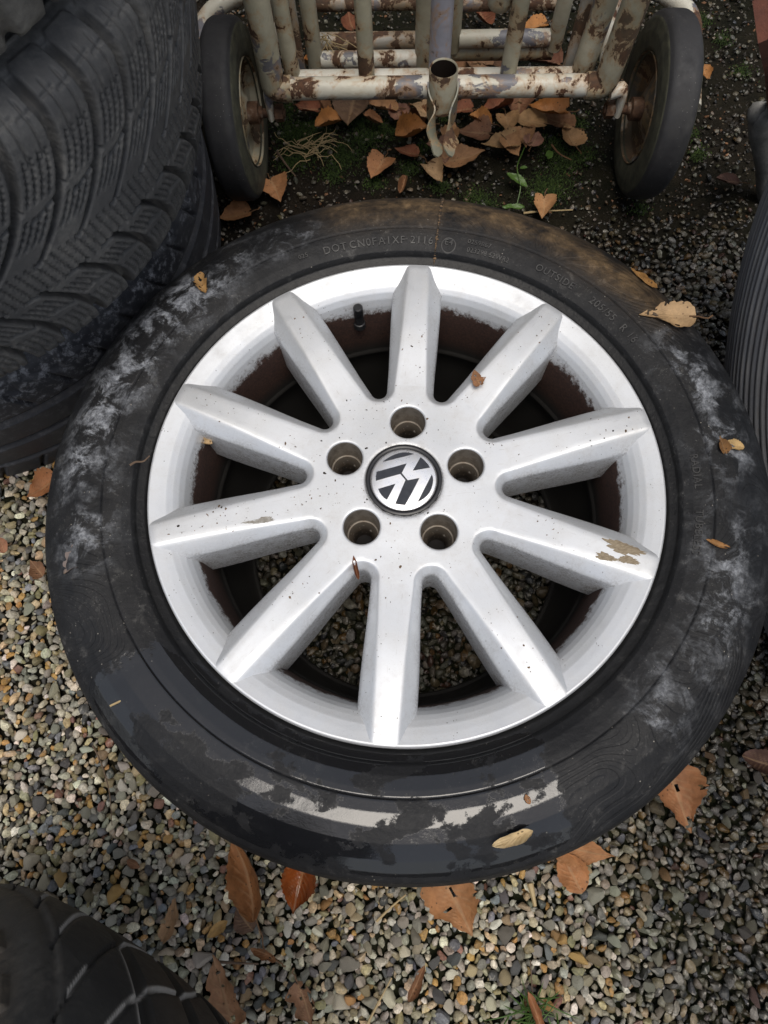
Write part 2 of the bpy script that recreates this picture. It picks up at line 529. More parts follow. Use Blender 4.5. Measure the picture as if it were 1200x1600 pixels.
def cam_angle(c, a):
    q = Vector((0, 0, 1)).rotation_difference(Vector(a).normalized())
    d = q.inverted() @ (Vector(CAM) - Vector(c)); return math.atan2(d.y, d.x)

def groove_rubber(name, base, dust, amount, mould=0.0):
    m = MT(name, .55)
    n1 = m.noise(16, 6, .65); n2 = m.noise(120, 6, .75); n3 = m.noise(35, 5, .7)
    f = m.math('MULTIPLY', m.ramp(n1, [(.38, .15), (.72, 1.0)]), m.ramp(n2, [(.38, 0.1), (.7, 1.0)]))
    f = m.math('MULTIPLY', f, amount)
    c = m.mix(f, base, dust)
    if mould:
        mf = m.math('MULTIPLY', m.math('MULTIPLY', m.attr('mould'), m.ramp(n2, [(.50, 0.0), (.62, 1.0)])), m.ramp(n3, [(.40, 0.0), (.58, 1.0)]))
        c = m.mix(m.math('MULTIPLY', mf, mould), c, (.30, .31, .33))
    c = m.mix(m.math('MULTIPLY', m.attr('scuff'), m.ramp(n3, [(.3, .5), (.6, 1.0)])), c, (.40, .385, .36))
    c = m.mix(m.math('MULTIPLY', m.attr('dirt'), m.ramp(n2, [(.35, .2), (.65, 1.0)])), c, (.085, .066, .045))
    m.set('Base Color', c)
    m.set('Roughness', m.ramp(n2, [(.3, .42), (.7, .68)])); m.set('Specular IOR Level', .3)
    m.bump(m.noise(380, 5, .75), .35, .0007)
    return m.m

# middle tyre of the stack: winter tread with curved grooves and fine sipes
PITCH_W = 2 * np.pi * .32 / 56
def winter(U, v, th):
    h = 0 * v; P = PITCH_W; A = .062; vm = .098
    for sgn, ph in ((1, 0), (-1, .5)):
        x = np.clip(sgn * v / vm, 0, 1.35)
        uc = -A * (1 - np.minimum(x, 1)) ** 2
        sl = 2 * A * (1 - np.minimum(x, 1)) / vm
        d = pmod(U - uc - ph * P, P) / np.sqrt(1 + sl * sl)
        w = .0016 + .0052 * np.clip(x, 0, 1) ** .8
        on = sstep(sgn * v, .006 if sgn > 0 else .016, .012 if sgn > 0 else .022) * (1 - sstep(sgn * v, .112, .126))
        h = np.minimum(h, gro(d, w, 0.0092 * on, .0010))
        # sipes parallel to the grooves
        zig = .0007 * tri(v / .0042)
        ds = pmod(U - uc - ph * P + zig + P / 12, P / 6) / np.sqrt(1 + sl * sl)
        blk = sstep(sgn * v, .024, .028) * (1 - sstep(sgn * v, .078, .084)) * (1 - sstep(np.abs(sgn * v - .052), .0, .0025) * 0)
        gap = np.where(np.abs(sgn * v - .050) < .004, 0.0, 1.0)
        away = sstep(np.abs(d), w / 2 + .003, w / 2 + .004)
        h = np.minimum(h, gro(ds, .0008, .0028, .0007) * blk * gap * away)
        # two long plain sipes on each shoulder block
        d3 = np.minimum(np.abs(d - P * .36), np.abs(d + P * .30))
        h = np.minimum(h, gro(d3, .0008, .0022, .0008) * sstep(sgn * v, .074, .078) * (1 - sstep(sgn * v, .106, .112)))
        # block rim step toward the shoulder
        h = np.minimum(h, gro(pmod(sgn * v - .1015 - .10 * pmod(U - ph * P, P), 1.0), .0012, .0012, .0008))
        # link groove, one short slanted piece per block
        dv = (sgn * v - .047 - .32 * pmod(U - ph * P - P * .3, P))
        h = np.minimum(h, gro(dv, .0014, .0028 * (np.abs(dv) < .02), .0010))
    zig = .0006 * tri(v / .004)
    h = np.minimum(h, gro(pmod(U + .35 * v + zig, P / 5), .0007, .0020, .0007) * (np.abs(v + .003) < .016))
    dv = v + .017 + .05 * pmod(U, P)
    h = np.minimum(h, gro(dv, .0016, .0045, .0010) * (np.mod(U / P, 1) < .55))
    # shoulder step and two fine rings on the sidewall
    h = h + .0012 * np.exp(-((v - .134) / .0012) ** 2) + .0012 * np.exp(-((v - .142) / .0012) ** 2)
    stepv = .121 + .004 * sstep(np.abs(pmod(U, P)) / P, .1, .2)
    h = h + np.where(v > 0, -.0012 * sstep(v, stepv, stepv + .0015), 0)
    scuff = .55 * np.exp(-((v - .134) / .0016) ** 2) * (vnoise(np.stack([U, 0 * U], -1), 26, 4) > .5) + .4 * np.exp(-((v - .142) / .0014) ** 2) * (vnoise(np.stack([U, 0 * U], -1), 30, 9) > .45)
    return dict(h=h, scuff=scuff * .5, dirt=.10 * sstep(-h, .003, .007), mould=0 * h)
M_WINTER = groove_rubber('winter_tread_rubber', (.046, .0475, .050), (.20, .195, .18), .85, .6)
c_, a_ = (-.453, .345, .407), (.166, -.071, .984)
pf = tyre_profile(full_profile(HALF), .0010)
th0 = cam_angle(c_, a_)
me = displaced_tyre('stacked_tyre', pf, arc_samples(th0, 1.15, .0010, .012, .32), winter)
o = link('stacked_tyre', me, M_WINTER); place_axis(o, c_, a_)
tag(o, 'black winter tyre with curved grooves and fine sipes, middle of the stack at left', 'tyre', 'tyres of the stack at left')

# bottom tyre of the stack: shoulder lugs and greyish mould
def bottom_t(U, v, th):
    P = 2 * np.pi * .32 / 44
    h = 0 * v
    for vg in (-.045, .0, .045): h = np.minimum(h, gro(v - vg, .008, .007, .002))
    f = pmod(U, P) / P
    lug = sstep(v, .086 - .020 * f, .089 - .020 * f) * (1 - sstep(v, .122, .126))
    h = h + np.where(np.abs(f) < .40, -.0032, 0) * lug
    h = np.minimum(h, gro(pmod(U + .5 * v, P), .0022, .005, .0012) * sstep(v, .052, .056) * (1 - sstep(v, .084, .087)))
    h = np.minimum(h, gro(pmod(U - .4 * v, P), .003, .005, .0012) * sstep(-v, .052, .056))
    md = sstep(v, .035, .07) * (1 - sstep(v, .115, .14)) + .25
    return dict(h=h, scuff=0 * h, dirt=.3 * sstep(-h, .003, .006), mould=md)
M_BOT = groove_rubber('mouldy_rubber', (.038, .040, .047), (.14, .138, .132), .6, .7)
c_, a_ = (-.508, .417, .140), (.081, -.126, .989)
pf = tyre_profile(full_profile(HALF), .0018)
me = displaced_tyre('stacked_tyre', pf, arc_samples(cam_angle(c_, a_), 1.3, .0018, .015, .32), bottom_t, hscale=1.07)
o = link('stacked_tyre', me, M_BOT); place_axis(o, c_, a_)
tag(o, 'black tyre spotted with grey mould, lowest of the stack at left, on the gravel', 'tyre', 'tyres of the stack at left')

# top tyre of the stack
def top_t(U, v, th):
    P = 2 * np.pi * .32 / 60
    h = 0 * v
    h = np.minimum(h, gro(pmod(U + .35 * v, P), .006, .006, .003))
    h = np.minimum(h, gro(v - .03, .008, .007, .002)); h = np.minimum(h, gro(v + .03, .008, .007, .002))
    return dict(h=h + .001 * (vnoise(np.stack([U, v], -1), 260, 3) - .5), scuff=0 * h, dirt=.4 * sstep(-h, .002, .005), mould=0 * h)
M_TOP = groove_rubber('weathered_rubber', (.085, .082, .076), (.26, .25, .22), .9, 0)
c_, a_ = (-.4192, .3337, .6221), (.166, -.071, .984)
pf = tyre_profile(full_profile(HALF), .003)
me = displaced_tyre('stacked_tyre', pf, arc_samples(cam_angle(c_, a_), 1.2, .003, .015, .31), top_t, Rr=.31, hscale=.97)
me.transform(Matrix.Diagonal((.97, .97, 1, 1)))
o = link('stacked_tyre', me, M_TOP); place_axis(o, c_, a_)
tag(o, 'dark weathered tyre with deep cross grooves, topmost of the stack in the upper left corner', 'tyre', 'tyres of the stack at left')

# tyre in the near left corner
def near_t(U, v, th):
    P = 2 * np.pi * .32 / 34
    h = 0 * v; sc = 0 * v
    for vg in (-.052, -.012, .030): h = np.minimum(h, gro(v - vg, .007, .0055, .002))
    d = pmod(U + .45 * v + .9 * v * np.abs(v) / .08, P)
    h = np.minimum(h, gro(d, .0022, .003, .0012) * (np.abs(v) < .088))
    lug = sstep(v, .084, .087)
    f = pmod(U + .012, P) / P
    h = h - .003 * lug * (1 - sstep(v, .112 + .012 * (f > 0), .114 + .012 * (f > 0)))
    n = vnoise(np.stack([U, v], -1), 38, 8)
    sc = np.exp(-((d - .0026) / .0016) ** 2) * (np.abs(v) < .082) * sstep(n, .14, .22) * 1.8
    sc = np.maximum(sc, 1.3 * np.exp(-((v - .0355) / .0018) ** 2) * (vnoise(np.stack([U, 0 * U], -1), 15, 6) > .52))
    return dict(h=h, scuff=sc, dirt=.9 * sstep(v, .10, .13) + .35 * np.exp(-((v - .0) / .02) ** 2), mould=0 * h)
M_NEAR = groove_rubber('worn_tread_rubber', (.021, .022, .023), (.085, .080, .072), .6, 0)
c_, a_ = (-.385, -.589, .293), (-.546, .601, .583)
pf = tyre_profile(full_profile(HALF), .0016)
me = displaced_tyre('worn_tyre', pf, arc_samples(cam_angle(c_, a_), 1.5, .0016, .015, .32), near_t, hscale=.95)
o = link('worn_tyre', me, M_NEAR); place_axis(o, c_, a_)
tag(o, 'worn black tyre with white scuff streaks leaning in the near left corner', 'tyre')

# ribbed tyre standing at the right edge
def ribbed(U, v, th):
    h = 0 * v
    side = sstep(v, .098, .106) * (1 - sstep(v, .205, .21))
    h = h + side * .0022 * np.sign(np.sin(2 * np.pi * v / .0062)) * np.abs(np.sin(2 * np.pi * v / .0062)) ** .5
    for vg in (-.06, -.02, .02, .06): h = np.minimum(h, gro(v - vg, .008, .006, .002))
    return dict(h=h, scuff=.34 * side * (np.sin(2 * np.pi * v / .0062) > .3) * (.35 + .65 * vnoise(np.stack([U, v], -1), 40, 2)), dirt=.5 * side * (np.sin(2 * np.pi * v / .0062) < -.3), mould=0 * h)
M_RIB = groove_rubber('ribbed_rubber', (.105, .110, .122), (.17, .17, .165), .4, 0)
pf = tyre_profile(full_profile(HALF), .0011)
me = displaced_tyre('ribbed_tyre', pf, arc_samples(math.pi, 1.5, .008, .014, .34), ribbed, Rr=.32)
me.transform(Matrix.Diagonal((1.07, 1.07, 1.0, 1)))
o = link('ribbed_tyre', me, M_RIB)
place_axis(o, (.464, -.056, .338), (-1, 0, .0))
tag(o, 'black tyre standing on edge at the right, its sidewall covered in fine ribs', 'tyre')

# ------------------------------------------------------------------ dark timber wall added out of view, to block the sky from behind
m = MT('dark_timber', .85)
m.set('Base Color', m.mix(m.ramp(m.noise(8, 6, .7, 0, m.mapv((6, 6, .6))), [(.35, 0.0), (.7, 1.0)]), (.020, .015, .011), (.055, .043, .032)))
m.bump(m.noise(12, 5, .7, 0, m.mapv((8, 8, .5))), .4, .004); M_TIMB = m.m
tw = empty('added_shade_wall', (0, 1.62, 0))
tag(tw, 'dark timber board wall added out of view to shade the back of the yard', 'wall')
V, F = box_np((0, 0, 0), (.196, .024, 2.4))
bme = npmesh('board', V, F, False)
for k in range(-11, 12):
    o = link('board', bme, M_TIMB, tw); o.location = (k * .203, random.uniform(-.004, .004), 1.2)
V, F = join([box_np((0, .04, zz_), (4.7, .05, .08)) for zz_ in (.4, 1.9)])
link('added_wall_rail', npmesh('added_wall_rail', V, F, False), M_TIMB, tw)

# ------------------------------------------------------------------ the alloy wheel
ZF = .200                                            # height of the rim flange above the ground
wheel = empty('alloy_wheel', (0, 0, 0))
tag(wheel, 'silver ten-spoke alloy wheel with dirty black tyre lying flat on the gravel', 'wheel')

SIDE = [(.2212, -.012), (.2222, -.007), (.2245, -.0045), (.2280, -.0030), (.2310, -.0015), (.2322, .0012), (.2335, .0040), (.240, .0075), (.250, .0103),
        (.2545, .0110), (.2555, .0104), (.2565, .0113), (.265, .0123), (.274, .0121), (.284, .0094), (.294, .0034), (.302, -.0032), (.3075, -.0085),
        (.3098, -.0118), (.3115, -.0165), (.3140, -.0250), (.3155, -.036), (.3160, -.048), (.3130, -.050), (.3130, -.056), (.3160, -.058), (.3165, -.078),
        (.3130, -.080), (.3130, -.088), (.3165, -.090), (.3165, -.100), (.313, -.102), (.313, -.11), (.3165, -.112), (.3160, -.14), (.3140, -.163), (.3098, -.177), (.302, -.1865), (.290, -.194), (.270, -.2005), (.25, -.199), (.235, -.194), (.222, -.186), (.218, -.178), (.205, -.165)]
sp_ = np.array(SIDE); sp_[:, 0] += .0035 * sstep(sp_[:, 0], .27, .305)
# resample finely
s = np.r_[0, np.cumsum(np.linalg.norm(np.diff(sp_, axis=0), axis=1))]
t = np.unique(np.r_[s, np.arange(0, s[25], .0016)])
prof = np.stack([np.interp(t, s, sp_[:, 0]), np.interp(t, s, sp_[:, 1])], -1)
def side_z(r): return np.interp(r, sp_[:20, 0], sp_[:20, 1]) + ZF
n = 900
th = np.linspace(0, 2 * np.pi, n, endpoint=False)
RR = prof[None, :, 0] + 0 * th[:, None]; TT = th[:, None] + 0 * RR; ZZ = prof[None, :, 1] + 0 * RR
top = ZZ > -.03
XY = np.stack([RR * np.cos(TT), RR * np.sin(TT)], -1)
def angd(a, deg):
    return np.abs((a - R(deg) + np.pi) % (2 * np.pi) - np.pi)
def amask(deg, w0, w1): return 1 - sstep(angd(TT, deg), R(w0), R(w1))
nz = fbm(XY, 30, 3, 11)
out_ = sstep(RR, .252, .268) * (1 - sstep(RR, .309, .312))
rmid = np.exp(-((RR - .272) / .022) ** 2)
mould = rmid * np.maximum.reduce([amask(148, 12, 34), amask(168, 4, 18) * .9, amask(128, 6, 16) * .55, amask(110, 4, 10) * .45, amask(8, 8, 22) * .75, amask(336, 8, 20) * .6, amask(187, 3, 9) * .55, amask(313, 4, 10) * .5])
mud = np.exp(-((RR - .284) / .020) ** 2) * np.maximum(amask(64, 26, 44), amask(96, 2, 8) * .8)
wetm = sstep(RR, .222, .230) * (1 - sstep(RR, .304, .312)) * amask(250, 30, 46)
stk = fbm(np.stack([TT * 9.0 + .6 * np.sin(RR * 160), RR * 26], -1), 1.0, 4, 21)
stk2 = fbm(XY, 55, 4, 23)
stk = .62 * stk + .38 * stk2
wave = out_ * np.maximum.reduce([amask(205, 14, 20), amask(48, 22, 30), amask(312, 22, 32), amask(345, 8, 14)])
bead = 1 - sstep(RR, .2312, .2328)
me = npmesh('tyre', np.stack([RR * np.cos(TT), RR * np.sin(TT), ZZ + ZF + .0005 * (nz - .5) * top], -1).reshape(-1, 3), gridfaces(n, len(prof), True, False, True), True, 60,
            dict(mould=mould.ravel(), mud=mud.ravel(), wet=wetm.ravel(), wave=wave.ravel(), stk=stk.ravel(), bead=bead.ravel()))
m = MT('tyre_sidewall', .55)
nA = m.noise(26, 6, .62); nB = m.noise(85, 7, .72); nC = m.noise(240, 5, .7); nD = m.noise(9, 4, .6)
base = m.mix(m.ramp(nA, [(.35, 0.0), (.72, 1.0)]), (.0075, .0079, .0092), (.020, .0198, .0202))
fine = m.math('MULTIPLY', m.ramp(nB, [(.56, 0.0), (.66, .8)]), m.ramp(nA, [(.44, 0.0), (.58, 1.0)]))
base = m.mix(m.math('MULTIPLY', fine, .42), base, (.17, .165, .155))
micro = m.math('MULTIPLY', m.ramp(m.noise(480, 3, .7), [(.64, 0.0), (.69, .8)]), m.ramp(nA, [(.42, .1), (.62, 1.0)]))
base = m.mix(m.math('MULTIPLY', micro, .6), base, (.25, .24, .22))
mf = m.math('MULTIPLY', m.attr('mould'), 1.25)
mg = m.ramp(m.noise(42, 7, .74, .5), [(.47, 0.0), (.57, 1.0)])
mf = m.math('MULTIPLY', mf, m.math('MULTIPLY', mg, m.ramp(nA, [(.36, .1), (.56, 1.0)])))
mf = m.math('MULTIPLY', mf, m.ramp(nB, [(.36, 0.25), (.56, 1.0)]))
base = m.mix(m.math('MINIMUM', mf, .8), base, m.mix(m.ramp(nC, [(.40, 0.0), (.62, 1.0)]), (.17, .18, .20), (.42, .44, .47)))
mu = m.math('MULTIPLY', m.math('MULTIPLY', m.attr('mud'), m.ramp(nA, [(.36, 0.05), (.60, 1.0)])), m.ramp(nB, [(.32, .25), (.62, 1.0)]))
base = m.mix(m.math('MULTIPLY', mu, .95), base, m.mix(nB, (.10, .065, .032), (.25, .165, .085)))
spk = m.math('MULTIPLY', m.ramp(m.vor(190), [(.0, 1.0), (.08, 1.0), (.11, 0.0)]), m.ramp(m.noise(60, 2), [(.60, 0.0), (.64, 1.0)]))
base = m.mix(m.math('MULTIPLY', spk, .7), base, (.36, .33, .28))
base = m.mix(m.math('MULTIPLY', m.attr('bead'), .65), base, (.008, .008, .008))
# water film: glossy, smooth, with ragged edges
streak = m.noise(34, 5, .62, .8)
sk = m.math('ADD', m.math('MULTIPLY', m.attr('stk'), .78), m.math('ADD', m.math('MULTIPLY', streak, .22), m.math('MULTIPLY', m.math('SUBTRACT', m.noise(110, 6, .8), .5), .34)))
wf = m.math('MULTIPLY', m.ramp(m.math('ADD', m.attr('wet'), m.math('MULTIPLY', m.math('SUBTRACT', m.noise(28, 6, .75), .5), 1.1)), [(.40, 0.0), (.46, 1.0)]), m.ramp(sk, [(.455, 0.0), (.492, 1.0)]))
damp = m.math('MULTIPLY', m.attr('wet'), m.math('ADD', .55, m.math('MULTIPLY', wf, .25)))
base = m.mix(damp, base, (.007, .0075, .009))
m.set('Base Color', base)
rg = m.ramp(nB, [(.3, .46), (.7, .66)])
rg = m.mix(m.math('MULTIPLY', m.attr('bead'), .6), rg, (.30, .30, .30))
rg = m.mix(wf, rg, (.085, .085, .085))
m.set('Roughness', rg)
fing = m.ramp(m.math('SINE', m.math('MULTIPLY', m.noise(9, 1, .4, .3), 240.0)), [(.0, 1.0), (.55, 0.0)])
b1 = m.bump(fing, m.math('MULTIPLY', m.math('SUBTRACT', 1.0, wf), m.math('MULTIPLY', m.attr('wave'), .55)), .0006)
b2 = m.bump(nC, m.math('MULTIPLY', m.math('SUBTRACT', 1.0, wf), .35), .0009, b1)
m.bump(nB, m.math('MULTIPLY', m.math('SUBTRACT', 1.0, m.math('MULTIPLY', wf, .75)), .30), .0030, b2)
m.set('Specular IOR Level', m.mix(wf, (.28, .28, .28), (.6, .6, .6)))
M_SIDE = m.m
tyre = link('tyre', me, M_SIDE, wheel)

# raised lettering on the sidewall
def arc_text(body, px_mid, rmid, size, wid=1.0, parent=None, ext=.0007):
    cu = bpy.data.curves.new('t', 'FONT'); cu.body = body; cu.size = size; cu.extrude = ext * 1.3; cu.align_x = 'CENTER'
    cu.space_character = 1.15; cu.resolution_u = 3
    tmp = bpy.data.objects.new('t', cu); col.objects.link(tmp)
    dg = bpy.context.evaluated_depsgraph_get()
    me = bpy.data.meshes.new_from_object(tmp.evaluated_get(dg))
    bpy.data.objects.remove(tmp); bpy.data.curves.remove(cu)
    V = np.array([v.co[:] for v in me.vertices])
    p = at(px_mid[0], px_mid[1], ZF + .011); th0 = math.atan2(p.y, p.x)
    r = rmid + V[:, 1] - size * .35
    a = th0 - V[:, 0] * wid / rmid
    z = side_z(r) + V[:, 2] + ext * .45
    W = np.stack([r * np.cos(a), r * np.sin(a), z], -1)
    me.vertices.foreach_set('co', W.astype(np.float32).ravel()); me.update(); me.name = 'lettering'
    return link('lettering', me, M_LET, parent)
m = MT('lettering_rubber', .5)
m.set('Base Color', m.mix(m.ramp(m.noise(90, 5), [(.35, 0.0), (.7, 1.0)]), (.016, .016, .017), (.060, .058, .054)))
M_LET = m.m
for body, p_, r_, sz in (('DOT', (523, 386), .2425, .0100), ('CN0F', (567, 379), .2425, .0100), ('A1XF', (612, 376), .2425, .0100), ('2116', (659, 375), .2425, .0100),
                        ('E4', (701, 379), .2425, .0075), ('0259867', (748, 384), .2465, .0058), ('023298 S2WR2', (760, 402), .2390, .0058),
                        ('OUTSIDE', (866, 432), .2435, .0090), ('205/55', (935, 487), .2435, .0095), ('R 16', (982, 520), .2435, .0095),
                        ('RADIAL', (1083, 735), .2440, .0082), ('TUBELESS', (1090, 830), .2440, .0082), ('025', (475, 402), .2440, .0060)):
    arc_text(body, p_, r_, sz, 1.0, tyre)
def ring_on_side(px, rad, w, name):
    p = at(px[0], px[1], ZF + .011); k = 40
    an = np.linspace(0, 2 * np.pi, k, endpoint=False)
    pts = []
    V = []
    for rr in (rad - w, rad - w * .5, rad + w * .5, rad + w):
        x = p.x + rr * np.cos(an); y = p.y + rr * np.sin(an)
        V.append(np.stack([x, y, side_z(np.hypot(x, y)) + (.0006 if abs(rr - rad) < w * .6 else -.0006)], -1))
    V = np.stack(V, 1).reshape(-1, 3)
    return link(name, npmesh(name, V, gridfaces(k, 4, True, False, True), True, None), M_LET, tyre)
ring_on_side((701, 379), .0066, .0010, 'raised_ring')

# rim
def silver(name):
    m = MT(name, .38, .5, (.70, .71, .72))
    n1 = m.noise(60, 6, .65); n2 = m.noise(420, 4, .7); n3 = m.noise(18, 4, .6)
    base = m.mix(m.ramp(n3, [(.4, 0.0), (.7, .5)]), (.67, .69, .715), (.58, .59, .59))
    film = m.math('MULTIPLY', m.ramp(n1, [(.48, 0.0), (.72, .55)]), m.ramp(n2, [(.35, .3), (.7, 1.0)]))
    base = m.mix(m.math('MULTIPLY', film, .40), base, (.40, .35, .29))
    gm = m.math('MULTIPLY', m.attr('grime'), m.ramp(m.noise(520, 4, .75), [(.40, 0.0), (.60, 1.0)]))
    gm = m.math('MULTIPLY', gm, m.ramp(n1, [(.36, .15), (.62, 1.0)]))
    base = m.mix(m.math('MULTIPLY', gm, .8), base, (.085, .060, .042))
    wear = m.ramp(m.noise(38, 7, .75, 1.2), [(.66, 0.0), (.70, .5)])
    base = m.mix(wear, base, (.46, .44, .41))
    scr = m.math('MULTIPLY', m.ramp(m.noise(60, 2, .5, .2, m.mapv((1, 14, 1))), [(.70, 0.0), (.72, .5)]), m.ramp(m.noise(14, 2), [(.5, 0.0), (.6, 1.0)]))
    base = m.mix(scr, base, (.45, .44, .43))
    sp = m.math('MULTIPLY', m.ramp(m.vor(330), [(.0, 1.0), (.13, 1.0), (.17, 0.0)]), m.ramp(m.noise(42, 4, .8), [(.57, 0.0), (.62, 1.0)]))
    base = m.mix(m.math('MULTIPLY', sp, .85), base, (.055, .042, .03))
    fine = m.ramp(m.noise(1100, 2, .6), [(.62, 0.0), (.72, .35)])
    base = m.mix(m.math('MULTIPLY', fine, m.ramp(n3, [(.4, .2), (.6, 1.0)])), base, (.25, .21, .17))
    return m, base, n1, n2, sp
m, base, n1, n2, sp = silver('silver_paint')
m.set('Base Color', base)
m.set('Metallic', m.mix(sp, (.62, .62, .62), (0, 0, 0)))
m.set('Roughness', m.ramp(n1, [(.3, .40), (.7, .58)]))
m.bump(n2, .06, .0006)
M_SIL = m.m
# barrel: the same paint, brake dust deeper down
m, base, n1, n2, sp = silver('rim_barrel_paint')
z = m.sep(m.tc.outputs['Object'])[2]
rag = m.noise(70, 6, .75); rag2 = m.noise(9, 3)
zz = m.math('ADD', z, m.math('MULTIPLY', m.math('SUBTRACT', rag, .5), .034))
zz = m.math('ADD', zz, m.math('MULTIPLY', m.math('SUBTRACT', rag2, .5), .020))
dust = m.ramp(m.math('MULTIPLY', m.math('SUBTRACT', zz, ZF - .033), 40.0), [(.16, 1.0), (.40, 0.0)])
haze_ = m.math('MULTIPLY', m.ramp(m.math('MULTIPLY', m.math('SUBTRACT', zz, ZF - .027), 34.0), [(.02, .6), (.26, 0.0)]), m.ramp(m.noise(260, 5, .75), [(.46, 0.0), (.56, 1.0)]))
base = m.mix(haze_, base, (.12, .085, .06))
base = m.mix(dust, base, m.mix(m.ramp(n2, [(.35, 0.0), (.7, 1.0)]), (.018, .008, .0055), (.058, .026, .017)))
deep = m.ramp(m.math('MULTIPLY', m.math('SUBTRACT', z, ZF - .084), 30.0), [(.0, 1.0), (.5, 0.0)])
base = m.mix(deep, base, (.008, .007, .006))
m.set('Base Color', base)
m.set('Metallic', m.mix(m.math('MAXIMUM', dust, deep), (.5, .5, .5), (0, 0, 0)))
m.set('Roughness', m.mix(dust, m.ramp(n1, [(.3, .42), (.7, .60)]), (.8, .8, .8)))
m.bump(n2, .10, .0008)
M_BARREL = m.m
BP = [(.2190, -.016), (.2212, -.012), (.2216, -.005), (.2212, -.0015), (.2202, .0003), (.2188, .0006), (.2170, .0000), (.2120, -.0016), (.2060, -.0038), (.2010, -.0068),
      (.1970, -.0105), (.1938, -.0160), (.1912, -.0235), (.1893, -.0320), (.1880, -.0430), (.1870, -.0560), (.1862, -.0720), (.1855, -.0860), (.1835, -.0890), (.1830, -.0915),
      (.1850, -.0940), (.1850, -.1200), (.1760, -.1600), (.1730, -.1840), (.1700, -.1870), (.1675, -.1865), (.1660, -.1885), (.168, -.192)]
bp = np.array(BP); s = np.r_[0, np.cumsum(np.linalg.norm(np.diff(bp, axis=0), axis=1))]
tt = np.unique(np.r_[s, np.linspace(0, s[18], 60)])
bp = np.stack([np.interp(tt, s, bp[:, 0]), np.interp(tt, s, bp[:, 1]) + ZF], -1)
rim = link('rim', lathe('rim', bp[::-1], 240, True, 50), M_BARREL, wheel)
m = MT('polished_edge', .25, 1.0, (.45, .45, .45)); M_EDGE = m.m

# spokes and hub: one height rule for both so that they meet without a seam
PH0 = math.pi / 2 - .1563389
XS = .0925                                             # where the spokes leave the hub
def W_(x): return .0215 + .0020 * sstep(x, .10, .175)
def A_(x): return np.interp(x, [0, .0925, .115, .15, .2195], [.0145, .0145, .0133, .0118, .0095])
def ztop(r): return ZF - .0095 + .0107 * sstep(r, .055, .225) + .0012 * sstep(r, .09, .15) * (1 - sstep(r, .15, .222))
TTAB = np.array([0, .05, .13, .24, .50, .74, .88, 1.0, 1.14]); DTAB = np.array([1.0, .90, .79, .67, .42, .20, .085, .022, 0.0])
def dmax(x): return .0085 + .0040 * sstep(x, .09, .17)
def drop(d, x): return np.interp(d / (W_(x) - A_(x)), TTAB, DTAB) * dmax(x)
def spoke_mesh():
    xs = np.unique(np.r_[np.linspace(XS, .2196, 44), .2196])
    T0 = np.r_[TTAB, 1.5]
    cols = []; gcol = []
    for x in xs:
        w, a = W_(x), A_(x); cw = w - a
        d = T0 * cw; y = w - d; zc = ztop(x) - drop(d, x)
        d2 = np.linspace(y[-1], -y[-1], 5)[1:-1]
        yy = np.r_[w, y, d2, -y[::-1], -w]
        zz = np.r_[ZF - .058, zc, np.full(3, ztop(x)), zc[::-1], ZF - .058]
        # end of the spoke sinks into the flange lip
        if x > .2185: zz = zz - .0006
        cols.append(np.stack([np.full(len(yy), x), yy, zz], -1))
        g1_ = np.r_[1.0, np.interp(T0, [0, .15, .5, 1.2], [.8, .45, .12, .04])]
        gcol.append(np.r_[g1_, np.full(3, .03), g1_[::-1]])
    V = np.array(cols); k = V.shape[1]
    F = gridfaces(len(xs), k, False, False, True)
    V = V.reshape(-1, 3)
    end = np.arange((len(xs) - 1) * k, len(xs) * k)
    V = np.r_[V, [[.2196, 0, ZF - .058]]]
    tri_ = np.stack([end[:-1], end[1:], np.full(k - 1, len(V) - 1)], -1)
    return npmesh('spoke', V, [F[:, ::-1].copy(), tri_], True, 50, dict(grime=np.r_[np.array(gcol).ravel(), .5])), [len(T0), k]
sme, _ = spoke_mesh()
spokes = []
for k in range(10):
    o = link('spoke', sme, M_SIL, rim); o.rotation_euler.z = PH0 - k * math.pi / 5
    spokes.append(o)

# hub face
RHO = .0075; H18 = math.pi / 10
CW = .0215 - .0145
GC = (.0215 + RHO) / math.sin(H18)                     # centre of the rounded inner end of a window
lugs = [(.0560 * math.cos(PH0 + .0 - j * 2 * math.pi / 5), .0560 * math.sin(PH0 - j * 2 * math.pi / 5)) for j in range(5)]
def window_curve(d, k):
    """curve at distance d from the window between spoke k and k+1, from the seam of spoke k to that of spoke k+1"""
    ga = PH0 - (k + .5) * math.pi / 5
    out = []
    y = .0215 - d
    # in the frame of the gap axis: spoke k lies at +H18 (anticlockwise), spoke k+1 at -H18
    a0 = H18; n0 = np.array([math.sin(a0), -math.cos(a0)])          # from spoke axis toward the gap
    e0 = np.array([math.cos(a0), math.sin(a0)])
    for x in (XS, .0908): out.append(e0 * x + n0 * y)
    an = np.linspace(math.pi / 2 + a0, math.pi * 1.5 - a0, 17)
    for t in an: out.append(np.array([GC, 0]) + (RHO + d) * np.array([math.cos(t), math.sin(t)]))
    e1 = np.array([math.cos(a0), -math.sin(a0)]); n1 = np.array([math.sin(a0), math.cos(a0)])
    for x in (.0908, XS): out.append(e1 * x + n1 * y)
    c, s = math.cos(ga), math.sin(ga)
    return np.array([(p[0] * c - p[1] * s, p[0] * s + p[1] * c) for p in out])
